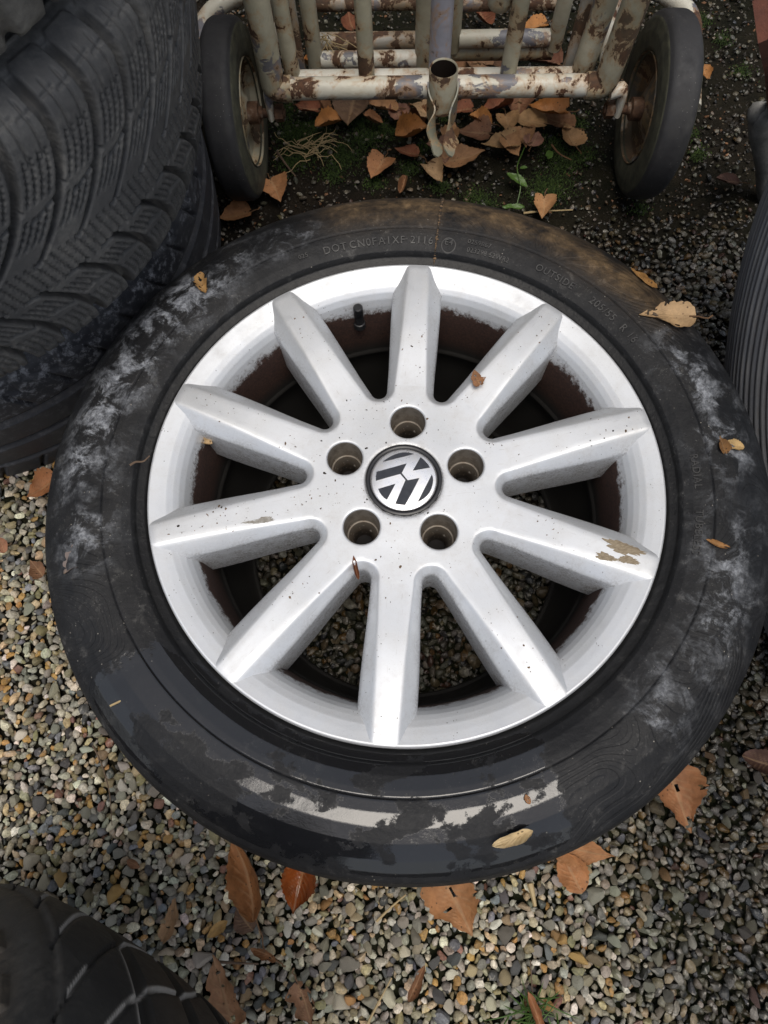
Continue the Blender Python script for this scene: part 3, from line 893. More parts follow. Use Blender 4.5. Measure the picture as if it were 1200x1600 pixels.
def window_dist(P):
    d = np.full(len(P), 9.0)
    for k in range(10):
        ga = PH0 - (k + .5) * math.pi / 5; c, s = math.cos(-ga), math.sin(-ga)
        q = np.stack([P[:, 0] * c - P[:, 1] * s, P[:, 0] * s + P[:, 1] * c], -1); q[:, 1] = np.abs(q[:, 1])
        e = np.array([math.cos(H18), math.sin(H18)])
        xs = q @ e; ys = np.abs(q @ np.array([math.sin(H18), -math.cos(H18)]))
        dd = np.where(xs > GC * math.cos(H18), .0215 - ys, np.hypot(q[:, 0] - GC, q[:, 1]) - RHO)
        ang = np.abs(np.arctan2(q[:, 1], q[:, 0]))
        d = np.where(ang <= H18 + 1e-6, dd, d)
    return d
pts, edges = [], []
def add_poly(P, closed):
    i0 = len(pts)
    pts.extend([Vector((float(x), float(y))) for x, y in P])
    n_ = len(P)
    for i in range(n_ - 1): edges.append((i0 + i, i0 + i + 1))
    if closed: edges.append((i0 + n_ - 1, i0))
    return list(range(i0, i0 + n_))
rings = [window_curve(0.0, k) for k in range(10)]
for k in range(10):
    for t in TTAB[:]: add_poly(window_curve(t * CW, k), False)
    # seam of spoke k
    ea = PH0 - k * math.pi / 5; c, s = math.cos(ea), math.sin(ea)
    ys = np.r_[.0215 - TTAB * CW, .0215 - 1.5 * CW]; yy = np.r_[ys, np.linspace(ys[-1], -ys[-1], 5)[1:-1], -ys[::-1]]
    add_poly([(XS * c - y * s, XS * s + y * c) for y in yy], False)
for lx, ly in lugs:
    for rr in (.0156, .0160, .0166, .0176):
        add_poly([(lx + rr * math.cos(a), ly + rr * math.sin(a)) for a in np.linspace(0, 2 * np.pi, 40, endpoint=False)], True)
for rr in (.0335, .0342, .0352, .0368):
    add_poly([(rr * math.cos(a), rr * math.sin(a)) for a in np.linspace(0, 2 * np.pi, 72, endpoint=False)], True)
G = np.array([(x + (.0015 if j % 2 else 0), y) for j, y in enumerate(np.arange(-.095, .095, .0027)) for x in np.arange(-.095, .095, .003)])
wd = window_dist(G); rr = np.hypot(G[:, 0], G[:, 1])
seam = np.max([G @ np.array([math.cos(PH0 - k * math.pi / 5), math.sin(PH0 - k * math.pi / 5)]) for k in range(10)], 0)
ok = (wd > CW * 1.2) & (rr > .038) & (seam < XS - .001)
for lx, ly in lugs: ok &= np.hypot(G[:, 0] - lx, G[:, 1] - ly) > .0188
pts.extend([Vector((float(x), float(y))) for x, y in G[ok]])
vo, eo, fo, *_r2 = delaunay_2d_cdt(pts, edges, [], 0, 1e-6)
VO = np.array([(v.x, v.y) for v in vo]); FO = np.array([f for f in fo if len(f) == 3])
cen = VO[FO].mean(1)
wdc = window_dist(cen); rr = np.hypot(cen[:, 0], cen[:, 1])
seam = np.max([cen @ np.array([math.cos(PH0 - k * math.pi / 5), math.sin(PH0 - k * math.pi / 5)]) for k in range(10)], 0)
keep = (wdc > -1e-7) & (rr > .0333) & (seam < XS + 1e-6)
for lx, ly in lugs: keep &= np.hypot(cen[:, 0] - lx, cen[:, 1] - ly) > .01555
FO = FO[keep]
r0 = np.hypot(VO[:, 0], VO[:, 1])
zz = ztop(np.maximum(seam_ := np.max([VO @ np.array([math.cos(PH0 - k * math.pi / 5), math.sin(PH0 - k * math.pi / 5)]) for k in range(10)], 0), 0))
zz = zz - np.interp(window_dist(VO) / CW, TTAB, DTAB) * dmax(XS)
for lx, ly in lugs:
    d = np.hypot(VO[:, 0] - lx, VO[:, 1] - ly) - .0156
    zz = zz - np.interp(d, [-.001, 0, .0004, .0010, .0020], [.0014, .0014, .0005, .0001, 0])
zz = zz - np.interp(r0, [.0335, .0342, .0352, .0368], [.0012, .0004, .0001, 0])
VH = np.c_[VO, zz]
parts = [(VH, [FO])]
for k in range(10):
    C = rings[k]; zt = ztop(XS) * 0
    d0 = np.max([C @ np.array([math.cos(PH0 - j * math.pi / 5), math.sin(PH0 - j * math.pi / 5)]) for j in range(10)], 0)
    z1 = ztop(d0) - dmax(XS)
    Vw = np.concatenate([np.c_[C, z1], np.c_[C, np.full(len(C), ZF - .058)]])
    nC_ = len(C); i = np.arange(nC_ - 1)
    parts.append((Vw, [np.stack([i, i + nC_, i + nC_ + 1, i + 1], -1)]))
Vh, Fh = join(parts)
gh = np.interp(window_dist(Vh[:, :2]) / CW, [0, .15, .5, 1.2], [.9, .45, .12, .04])
gh = np.maximum(gh, .6 * np.exp(-((np.hypot(Vh[:, 0], Vh[:, 1]) - .034) / .003) ** 2))
mh = npmesh('hub_face', Vh, Fh, True, None, dict(grime=gh))
bm = bmesh.new(); bm.from_mesh(mh)
bmesh.ops.remove_doubles(bm, verts=bm.verts, dist=2e-6)
bmesh.ops.recalc_face_normals(bm, faces=bm.faces)
if sum(f.normal.z * f.calc_area() for f in bm.faces) < 0: bmesh.ops.reverse_faces(bm, faces=bm.faces)
bm.to_mesh(mh); bm.free(); mh.set_sharp_from_angle(angle=R(42))
hub = link('hub_face', mh, M_SIL, rim)
# lug recesses
m = MT('grimy_metal', .55, .45)
zc = m.sep(m.tc.outputs['Object'])[2]
g1 = m.noise(130, 6, .7)
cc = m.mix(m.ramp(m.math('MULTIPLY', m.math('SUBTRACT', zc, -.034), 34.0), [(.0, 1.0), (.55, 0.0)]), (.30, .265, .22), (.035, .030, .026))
cc = m.mix(m.ramp(g1, [(.45, 0.0), (.65, .65)]), cc, (.10, .07, .045))
cc = m.mix(m.ramp(m.noise(260, 4, .7), [(.62, 0.0), (.68, .7)]), cc, (.42, .40, .37))
m.set('Base Color', cc); m.bump(g1, .3, .001)
M_GRIME = m.m
lme = lathe('lug_recess', [(.0156, -.0012), (.0152, -.010), (.0149, -.0235), (.0140, -.0250), (.0128, -.0253), (.0118, -.0275), (.0092, -.0330), (.0082, -.0345), (.0080, -.0500)][::-1], 40, True, 40)
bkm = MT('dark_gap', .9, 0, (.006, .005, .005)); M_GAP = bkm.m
for lx, ly in lugs:
    o = link('lug_recess', lme, M_GRIME, rim); o.location = (lx, ly, ztop(.0560))
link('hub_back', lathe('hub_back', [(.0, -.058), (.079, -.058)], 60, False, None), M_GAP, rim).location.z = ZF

# centre cap with its emblem
m = MT('cap_black', .35, 0, (.012, .012, .014)); M_CAPB = m.m
m = MT('cap_chrome', .16, .85)
g1 = m.noise(120, 5, .7)
m.set('Base Color', m.mix(m.ramp(g1, [(.5, 0.0), (.75, .6)]), (.92, .92, .93), (.66, .63, .58)))
m.set('Roughness', m.ramp(g1, [(.3, .22), (.7, .42)]))
M_CHR = m.m
m = MT('emblem_blue', .45, 0)
m.set('Base Color', m.mix(m.ramp(m.noise(150, 4), [(.4, 0.0), (.7, .6)]), (.012, .015, .024), (.035, .040, .050)))
M_EMB = m.m
zc_ = ZF - .0085
cap = link('centre_cap', lathe('centre_cap', [(.0290, -.004), (.0330, -.004), (.0334, -.0005), (.0330, .0006), (.0316, .0011), (.0302, .0008), (.0293, .0002), (.0290, -.002)][::-1], 96, True, 40), M_CAPB, wheel)
cap.location = (0, 0, zc_)
disc = link('chrome_disc', lathe('chrome_disc', [(.0, .0), (.010, .0), (.0275, -.0001), (.0285, -.0004), (.0292, -.0012)][::-1], 96, True, 40), M_CHR, cap)
EMB = [[(310, 225), (345, 200), (380, 180), (430, 157), (480, 140), (530, 128), (580, 122), (625, 124), (660, 131), (700, 143), (730, 155), (520, 190)],
       [(620, 270), (420, 308), (222, 346), (209, 400), (203, 460), (365, 428), (525, 398), (585, 482), (425, 770), (487, 787), (550, 798), (660, 635), (765, 472), (685, 481), (612, 488), (545, 388)],
       [(808, 205), (838, 232), (865, 265), (893, 303), (915, 348), (800, 360), (690, 370)],
       [(225, 566), (340, 542), (450, 520), (388, 615), (325, 712), (290, 685), (262, 650), (240, 610)],
       [(930, 440), (938, 475), (938, 510), (932, 545), (920, 580), (902, 622), (878, 662), (842, 700), (800, 732), (755, 755), (710, 772), (820, 606)]]
for poly in EMB:
    P = np.array([((x - 563) / 422 * .0285, -(y - 470) / 390 * .0285) for x, y in poly])
    bm = bmesh.new()
    vs = [bm.verts.new((x, y, .00035)) for x, y in P]
    f = bm.faces.new(vs)
    f.normal_update()
    if f.normal.z < 0: f.normal_flip()
    ex = bmesh.ops.extrude_face_region(bm, geom=[f])
    for v in ex['geom']:
        if isinstance(v, bmesh.types.BMVert): v.co.z = -.0010
    bmesh.ops.triangulate(bm, faces=bm.faces); bmesh.ops.recalc_face_normals(bm, faces=bm.faces)
    me = bpy.data.meshes.new('emblem_inlay'); bm.to_mesh(me); bm.free()
    link('emblem_inlay', me, M_EMB, cap)

# valve in the top left window
M_VALVE = rubber('valve_rubber', (.012, .012, .013), (.05, .05, .05), .2, .45, False)
va = math.atan2(.193, -.029)
vp = Vector((math.cos(va) * .1875, math.sin(va) * .1875, ZF - .044))
vt = Vector((math.cos(va) * .1880, math.sin(va) * .1880, ZF - .014))
vd = vt - vp
V, F = tube_np([vp + vd * t for t in (0, .2, .22, .55, .57, .60, .97, 1.0)], [.0062, .0058, .0048, .0042, .0042, .0047, .0047, .0036], 20)
link('valve', npmesh('valve', V, F, True, 40), M_VALVE, rim)

# paint chips and scratches on the spokes
m = MT('worn_alloy', .7, .1)
st = m.noise(300, 4, .7, 0, m.mapv((1, 7, 1)))
m.set('Base Color', m.mix(m.ramp(st, [(.35, 0.0), (.65, 1.0)]), (.17, .125, .075), (.36, .30, .21)))
m.bump(st, .5, .001); M_CHIP = m.m
m = MT('grey_primer', .7, .1)
m.set('Base Color', m.mix(m.ramp(m.noise(260, 4), [(.35, 0.0), (.65, 1.0)]), (.22, .20, .17), (.38, .37, .34))); M_PRIM = m.m
def chip(px, L, Wd, ang, mat, sd, parent, zoff=0.0):
    p = at(px[0], px[1], ZF + .001); g = np.random.default_rng(sd)
    for _ in range(4):
        z = float(ztop(math.hypot(p.x, p.y))); p = at(px[0], px[1], z + zoff)
    k = 54; an = np.linspace(0, 2 * np.pi, k, endpoint=False)
    rad = 1 + .50 * (g.random(k) - .5) * (g.random(k) > .4) + .14 * np.sin(an * 3 + sd) + .08 * np.sin(an * 7 + sd)
    x = L / 2 * np.sign(np.cos(an)) * np.abs(np.cos(an)) ** .8 * rad; y = Wd / 2 * np.sin(an) * rad
    c, s = math.cos(ang), math.sin(ang)
    X_, Y_ = p.x + x * c - y * s, p.y + x * s + y * c
    def surf(xx, yy):
        best = None
        for j in range(10):
            t_ = PH0 - j * math.pi / 5; xa = xx * np.cos(t_) + yy * np.sin(t_); ya = np.abs(-xx * np.sin(t_) + yy * np.cos(t_))
            zz_ = np.where(xa > 0, ztop(xa) - np.where(ya < W_(xa), drop(W_(xa) - ya, xa), .05), 0)
            best = zz_ if best is None else np.maximum(best, zz_)
        return best + .00035
    zt = surf(X_, Y_); zm_ = float(surf(np.array([p.x]), np.array([p.y]))[0])
    mx, my = (X_ + p.x) / 2, (Y_ + p.y) / 2
    V = np.r_[np.stack([X_, Y_, zt], -1), np.stack([mx, my, surf(mx, my)], -1), np.stack([X_, Y_, zt - .0015], -1), [[p.x, p.y, zm_]]]
    i = np.arange(k); j = (i + 1) % k
    me = npmesh('paint_chip', V, [np.stack([i, j, j + k, i + k], -1), np.stack([i, i + 2 * k, j + 2 * k, j], -1), np.stack([np.full(k, 3 * k), i + k, j + k], -1)], False)
    return link('paint_chip', me, mat, rim)
chip((975, 856), .030, .0095, R(-24), M_CHIP, 1, rim)
chip((945, 872), .016, .006, R(-20), M_CHIP, 2, rim, -.003)
chip((980, 877), .017, .006, R(-16), M_CHIP, 3, rim, -.003)
chip((411, 813), .017, .0050, R(8), M_PRIM, 4, rim)
chip((389, 816), .010, .0022, R(4), M_PRIM, 5, rim)

# ------------------------------------------------------------------ the white tube trolley
def painted(name, white=(.50, .50, .47), rust_amt=.5, grime=.5, under=.35):
    m = MT(name, .5)
    n1 = m.noise(26, 7, .68, .4); n2 = m.noise(150, 5, .7); n3 = m.noise(17, 6, .6, .3, m.mapv((1, 1, 1), (3, 1, 7))); n4 = m.noise(9, 5, .6)
    b = m.mix(m.ramp(n4, [(.35, 0.0), (.7, 1.0)]), white, tuple(q * .72 for q in (white[0], white[1] * .97, white[2] * .86)))
    un = m.ramp(n3, [(.585 - .08 * under, 0.0), (.60 - .08 * under, 1.0)])
    b = m.mix(un, b, (.155, .155, .175))
    halo = m.ramp(n1, [(.53 - .12 * rust_amt, 0.0), (.62 - .12 * rust_amt, 1.0)])
    b = m.mix(m.math('MULTIPLY', halo, .65), b, (.42, .23, .085))
    ru = m.ramp(n1, [(.61 - .12 * rust_amt, 0.0), (.63 - .12 * rust_amt, 1.0)])
    b = m.mix(ru, b, m.mix(m.ramp(n2, [(.35, 0.0), (.65, 1.0)]), (.045, .020, .012), (.12, .052, .024)))
    gz = m.math('MULTIPLY', m.ramp(m.noise(12, 5, .65), [(.36, 0.0), (.7, 1.0)]), grime)
    b = m.mix(gz, b, (.085, .075, .045))
    m.set('Base Color', b)
    m.set('Roughness', m.mix(ru, (.42, .42, .42), (.85, .85, .85)))
    h = m.math('SUBTRACT', n2, m.math('MULTIPLY', m.math('MAXIMUM', ru, un), .8))
    m.bump(h, .45, .0014)
    return m.m
M_PW = painted('flaking_white_paint', (.70, .68, .60), .42, .22, .30)
M_PG = painted('grimy_white_paint', (.50, .47, .36), .45, .60, -.4)
M_PL = painted('grey_lavender_paint', (.36, .36, .42), .10, .15, 0)
M_PR = painted('rusty_paint', (.40, .38, .34), .95, .45, .3)
m = MT('rusty_steel', .75, .3)
m.set('Base Color', m.ramp(m.noise(80, 6, .7), [(.35, (.035, .018, .011)), (.55, (.11, .055, .028)), (.7, (.21, .17, .13))]))
m.bump(m.noise(200, 5, .7), .5, .0015); M_RUST = m.m

M_DISC = painted('dark_rusty_disc', (.10, .09, .075), .8, .8, .1)
trolley = empty('sack_trolley', (.0975, .5315, 0))
TR = math.atan2(-.053, .525); trolley.rotation_euler.z = TR
tag(trolley, 'old white tube trolley on two black wheels, paint flaking to rust, standing behind the wheel', 'trolley')
def tl(px, py, z):
    """pixel at height z in the trolley's own frame"""
    p = at(px, py, z) - Vector((.0975, .5315, 0)); c, s = math.cos(-TR), math.sin(-TR)
    return np.array([p.x * c - p.y * s, p.x * s + p.y * c, z])
RT = .0125; ZB = .135
fl, fr = tl(428, 136, ZB), tl(945, 136, ZB)
Y0 = float((fl[1] + fr[1]) / 2); XL, XR = float(fl[0]), float(fr[0])
ztop_ = .98
tube('front_bar', [(XL + .022, Y0, ZB), (XL + .1, Y0, ZB), (0, Y0, ZB), (XR - .1, Y0, ZB), (XR - .022, Y0, ZB)], RT, M_PW, trolley, 20)
for x, sg in ((XL, -1), (XR, 1)):
    lean = .035 if sg > 0 else 0.0
    tube('corner_post', bend_path([(x - sg * .022, Y0, ZB), (x, Y0, ZB), (x + lean * .2, Y0, ZB + .1), (x + sg * .01 + lean, Y0, ztop_)], .022, 7), RT * 1.16, M_PG, trolley, 20)
# second frame just behind the first
Y1 = Y0 + .040; zb1 = .115
tube('rear_bar', [(XL + .012, Y1, zb1), (0, Y1, zb1), (XR - .022, Y1, zb1)], RT * .92, M_PW, trolley, 16)
a = tl(460, 118, zb1); k = tl(905, 116, zb1)
tube('upright', [(a[0], Y1, zb1 - .01), (a[0] - .008, Y1, .5), (a[0] - .012, Y1, ztop_)], .0100, M_PG, trolley, 16)
tube('upright', [(k[0], Y1, zb1 - .01), (k[0] + .03, Y1, .5), (k[0] + .05, Y1, ztop_)], .0135, M_PG, trolley, 16)
for px, py, rr_, mt, ln in ((573, 118, .0098, M_PG, .0), (793, 118, .0098, M_PG, .012)):
    q = tl(px, py, ZB); tube('upright', [(q[0], Y0 + .020, ZB - .012), (q[0] + ln, Y0 + .020, .5), (q[0] + ln * 2, Y0 + .020, ztop_)], rr_, mt, trolley, 16)
q = tl(690, 75, .20); tube('upright', [(q[0], Y0 + .012, .150), (q[0], Y0 + .012, .5), (q[0], Y0 + .012, ztop_)], .0128, M_PL, trolley, 18)
# two U-shaped inner frames with double cross bars
zr = .090
def ell(pxa, pxb, py, py2, ma, mb):
    pa, pb = tl(pxa, py, zr), tl(pxb, py, zr)
    yy = float((pa[1] + pb[1]) / 2)
    for q, lean in ((pa, -.006), (pb, .004 if pxb < 800 else .03)):
        tube('upright', [(q[0], yy, zr - .014), (q[0] + lean * .5, yy, .5), (q[0] + lean, yy, ztop_)], .0102, ma, trolley, 16)
    tube('cross_bar', [(pa[0] + .008, yy, zr), ((pa[0] + pb[0]) / 2, yy, zr), (pb[0] - .008, yy, zr)], .0108, M_PW, trolley, 16)
    p2 = tl(pxa, py2, zr - .02)
    tube('cross_bar', [(pa[0], float(p2[1]), zr - .02), ((pa[0] + pb[0]) / 2, float(p2[1]), zr - .02), (pb[0], float(p2[1]), zr - .02)], .0118, mb, trolley, 16)
    p3 = tl(pxa, 6, zr)
    tube('cross_bar', [(pa[0] - .02, float(p3[1]), zr), ((pa[0] + pb[0]) / 2, float(p3[1]), zr), (pb[0] + .02, float(p3[1]), zr)], .0095, M_PR, trolley, 16)
ell(493, 660, 93, 66, M_PG, M_PR)
ell(708, 868, 60, 80, M_PG, M_PG)
b = tl(468, 108, .10); tube('upright', [(b[0], float(b[1]), .07), (b[0] - .005, float(b[1]), .5), (b[0] - .01, float(b[1]), ztop_)], .0085, M_PR, trolley, 12)
b = tl(885, 112, .10); tube('upright', [(b[0], float(b[1]), .07), (b[0] + .02, float(b[1]), .5), (b[0] + .03, float(b[1]), ztop_)], .0085, M_PR, trolley, 12)
tube('top_rail', [(XL - .02, Y0, ztop_), (0, Y0, ztop_), (XR + .055, Y0, ztop_)], RT, M_PG, trolley, 14)
tube('top_rail', [(XL - .02, Y1 + .05, ztop_), (0, Y1 + .05, ztop_), (XR + .055, Y1 + .05, ztop_)], RT, M_PG, trolley, 14)
# hanging grip behind
q = tl(780, 14, .20)
tube('grip', [(q[0], q[1], .20 + t) for t in (-.0, .002, .006, .012, .2, .5)], [.004, .011, .0140, .0150, .0150, .0150], M_PG, trolley, 18)
# axle, brackets, wheels and the hoops round them
XWL, XWR, ZA = -.262, .262, .1
for _a, _b in ((XWL - .03, XWL + .062), (XWR - .062, XWR + .03)):
    tube('axle', [(_a, 0, ZA), ((_a + _b) / 2, 0, ZA), (_b, 0, ZA)], .0055, M_RUST, trolley, 12)
M_TW = rubber('trolley_rubber', (.022, .022, .024), (.10, .097, .09), .6, .7)
m = MT('mossy_rubber', .8)
m.set('Base Color', m.mix(m.ramp(m.noise(60, 6, .7, 0, m.mapv((6, 1, 1))), [(.35, 0.0), (.7, 1.0)]), (.030, .031, .022), (.095, .094, .060)))
m.bump(m.noise(90, 4, .6, 0, m.mapv((8, 1, 1))), .4, .001); M_TWS = m.m
for sg, xw in ((-1, XWL), (1, XWR)):
    RW = .1015; hw = .0205
    tp = [(-hw + .004, .058), (-hw, .064), (-hw - .001, .080), (-hw + .001, .093), (-hw + .005, .0992), (-hw + .010, RW), (0, RW + .0004), (hw - .010, RW), (hw - .005, .0992), (hw - .001, .093), (hw + .001, .080), (hw, .064), (hw - .004, .058)]
    tp2 = []
    P = np.array(tp); s = np.r_[0, np.cumsum(np.linalg.norm(np.diff(P, axis=0), axis=1))]; t = np.linspace(0, s[-1], 60)
    P = np.stack([np.interp(t, s, P[:, 0]), np.interp(t, s, P[:, 1])], -1)
    me = lathe('tyre', [(r, x) for x, r in P], 120, True, 50, axis='x')
    me.materials.append(M_TW); me.materials.append(M_TWS)
    nq = len(P) - 1
    mi = np.zeros(len(me.polygons), np.int32)
    cx = np.array([pl.center[:] for pl in me.polygons]); rr = np.hypot(cx[:, 1], cx[:, 2])
    mi[(rr < .094)] = 1
    me.polygons.foreach_set('material_index', mi)
    wt = bpy.data.objects.new('trolley_wheel', None); col.objects.link(wt); wt.parent = trolley; wt.location = (xw, 0, ZA)
    wt.rotation_euler.y = R(1.5) * sg
    link('tyre', me, None, wt)
    dm = lathe('wheel_disc', [(.0605, -.021), (.0600, -.014), (.056, -.008), (.040, -.0045), (.026, -.010), (.018, -.015), (.012, -.016), (.012, .016), (.018, .015), (.026, .010), (.040, .0045), (.056, .008), (.0600, .014), (.0605, .021)], 72, True, 40, axis='x')
    link('wheel_disc', dm, M_PG if sg < 0 else M_DISC, wt)
    hm = lathe('wheel_hub', [(.0, -.034), (.007, -.034), (.0075, -.030), (.013, -.029), (.013, -.016), (.013, .016), (.013, .029), (.0075, .030), (.007, .034), (.0, .034)], 24, True, 40, axis='x')
    link('wheel_hub', hm, M_RUST, wt)
    xi = xw - sg * .044
    xc = XL if sg < 0 else XR
    V, F = tube_np(bend_path([(xc - sg * .004, Y0, ZB - .010), (xi, Y0 * .6, ZB - .004), (xi, 0, ZA - .006)], .012, 5), [.0085] * 7, 12)
    V[:, 0] = xi + (V[:, 0] - xi) * .55
    link('axle_bracket', npmesh('axle_bracket', V, F, True, 50), M_PW, trolley)
    V, F = tube_np([(xi - sg * d, 0, ZA) for d in (.006, .016)], .0105, 6)
    link('axle_nut', npmesh('axle_nut', V, F, False), M_RUST, trolley)
    ho = bend_path([(xc + sg * .006, Y1 - .010, ZB + .01), (xc + sg * .008, Y1 + .085, ZB + .01), (xw + sg * .000, Y1 + .128, ZB + .005), (xw + sg * .050, Y1 + .085, ZB), (xw + sg * .046, .0, ZA)], .05, 8)
    tube('wheel_hoop', ho, .0115, M_PW, trolley, 14)
# open tube socket with a spring clip
q = tl(693, 88, ZB + .045); cx_, cy_ = float(q[0]), Y0 - .030
sk = np.array([(.0150, ZB - .002), (.0165, ZB - .002), (.0165, ZB + .046), (.0158, ZB + .0475), (.0148, ZB + .046), (.0148, ZB - .001)])
m = MT('bore_shade', .9, 0, (.018, .013, .010), .1); M_BORE = m.m  # near-black lining paints in the shade inside the open tube
ob_ = link('socket_bore', lathe('socket_bore', [(0, ZB - .002), (.0145, ZB - .002), (.0145, ZB + .0458)], 32, True, 40), M_BORE, trolley); ob_.location = (cx_, cy_, 0)
o = link('tube_socket', lathe('tube_socket', [(r, z) for r, z in sk], 32, True, 40, closed=False), M_PG, trolley); o.location = (cx_, cy_, 0)
M_PRONG = painted('olive_clip_metal', (.20, .20, .15), .35, .6, 0)
for sg in (-1, 1):
    t = np.linspace(0, 1, 26)
    xs = sg * np.interp(t, [0, .15, .42, .62, .85, 1.0], [.0172, .0172, .0075, .0135, .0060, .0088]) + .002 * t
    # smooth the wavy strip
    ker = np.ones(5) / 5; xs = np.convolve(np.r_[xs[:1], xs[:1], xs, xs[-1:], xs[-1:]], ker, 'valid')
    ys = -.002 - .060 * t
    zlo = ZB - .004 - .020 * t; zhi = ZB + .032 - .040 * t
    hgt = np.interp(t, [0, .7, .93, 1], [1, 1, .8, .35]); zm = (zlo + zhi) / 2; hh = (zhi - zlo) / 2 * hgt
    th_ = .0009
    ph_ = R(58) * sstep(t, .35, .85); sx_, cz_ = -np.sin(ph_), np.cos(ph_)
    A4 = np.stack([np.stack([xs + a_ * th_ * cz_ + b_ * hh * sx_, ys, zm + b_ * hh * cz_ - a_ * th_ * sx_], -1) for a_, b_ in ((-1, -1), (1, -1), (1, 1), (-1, 1))], 1)
    V = A4.reshape(-1, 3)
    F = [gridfaces(26, 4, False, True), np.array([[0, 1, 2, 3], [103, 102, 101, 100]])]
    o = link('clip_prong', npmesh('clip_prong', V, F, True, 40), M_PRONG, trolley); o.location = (cx_, cy_, 0)

# ------------------------------------------------------------------ rusty post with cast bracket at the right edge
m = MT('cast_grey', .8)
m.set('Base Color', m.mix(m.ramp(m.noise(60, 6, .7), [(.35, 0.0), (.7, 1.0)]), (.10, .10, .095), (.24, .235, .22)))
m.bump(m.noise(140, 5, .7), .4, .002); M_CAST = m.m
m = MT('red_rust', .8)
m.set('Base Color', m.mix(m.ramp(m.noise(50, 6, .7), [(.35, 0.0), (.7, 1.0)]), (.065, .018, .010), (.15, .045, .022)))
m.bump(m.noise(160, 5, .7), .4, .002); M_RED = m.m
post = empty('bracket_post', (.577, .55, 0))
tag(post, 'rusty red post held in a rough grey cast foot at the right edge', 'post')
P0 = np.array(post.location)
pw = [np.array(at(1214, 172, .13)) - P0, np.array(at(1214, 110, .27)) - P0, np.array(at(1214, 20, .50)) - P0]
V, F = tube_np(pw, .0135, 4)
o = link('rusty_post', npmesh('rusty_post', V, F, False), M_RED, post)
def blob(name, secs, mat, parent, n=18):
    V = []
    th = np.linspace(0, 2 * np.pi, n, endpoint=False)
    for (x, y, z, rx, ry) in secs:
        cx = np.sign(np.cos(th)) * np.abs(np.cos(th)) ** .7; sx = np.sign(np.sin(th)) * np.abs(np.sin(th)) ** .7
        V.append(np.stack([x + rx * cx, y + ry * sx, np.full(n, z)], -1))
    m_ = len(secs); V = np.concatenate(V + [np.array([[secs[0][0], secs[0][1], secs[0][2]], [secs[-1][0], secs[-1][1], secs[-1][2]]])])
    k = np.arange(n); k2 = (k + 1) % n
    F = [gridfaces(m_, n, False, True)[:, ::-1].copy(), np.stack([k, k2, np.full(n, m_ * n)], -1), np.stack([(m_ - 1) * n + k2, (m_ - 1) * n + k, np.full(n, m_ * n + 1)], -1)]
    return link(name, npmesh(name, V, F, True, 50), mat, parent)
fs_ = [(1196, 312, -.01, .011, .012), (1196, 296, .012, .012, .013), (1197, 272, .035, .013, .015), (1199, 246, .062, .018, .018), (1200, 222, .086, .023, .020), (1201, 198, .108, .024, .020), (1203, 182, .126, .021, .018), (1206, 170, .138, .014, .013), (1207, 164, .143, .005, .005)]
blob('cast_foot', [(*(np.array(at(a_, b_, z_)) - P0)[:2], z_, rx_, ry_) for a_, b_, z_, rx_, ry_ in fs_], M_CAST, post)
kx, ky = (np.array(at(1185, 172, .135)) - P0)[:2]
blob('cast_knob', [(kx + .004, ky, .118, .004, .004), (kx + .002, ky, .122, .009, .008), (kx, ky, .131, .0105, .010), (kx, ky, .140, .009, .008), (kx, ky, .144, .003, .003)], M_CAST, post, 14)

# ------------------------------------------------------------------ fallen leaves
def leaf_mat():
    m = MT('dead_leaf', .62, spec=.3)
    oc = m.ocol(); n1 = m.noise(70, 6, .7); n2 = m.noise(300, 4, .7)
    c = m.mix(1.0, oc, m.ramp(n1, [(.3, .62), (.7, 1.25)]), 'MULTIPLY')
    spots = m.math('MULTIPLY', m.ramp(m.vor(190), [(.0, 1.0), (.13, 1.0), (.22, 0.0)]), m.ramp(m.noise(45, 3), [(.5, 0.0), (.58, .8)]))
    c = m.mix(spots, c, (.035, .018, .010))
    c = m.mix(m.math('MULTIPLY', m.attr('vein'), .45), c, (.36, .24, .13))
    m.set('Base Color', c)
    m.bump(m.math('ADD', m.math('MULTIPLY', n2, .6), m.math('MULTIPLY', m.attr('vein'), 1.2)), .5, .0012)
    m.set('Roughness', m.math('SUBTRACT', .66, m.math('MULTIPLY', m.attr('glossy'), .5)))
    return m.m
M_LEAF = leaf_mat()
m = MT('leaf_stem', .6); m.set('Base Color', m.mix(m.noise(90), (.07, .035, .016), (.16, .085, .035))); M_STEM = m.m
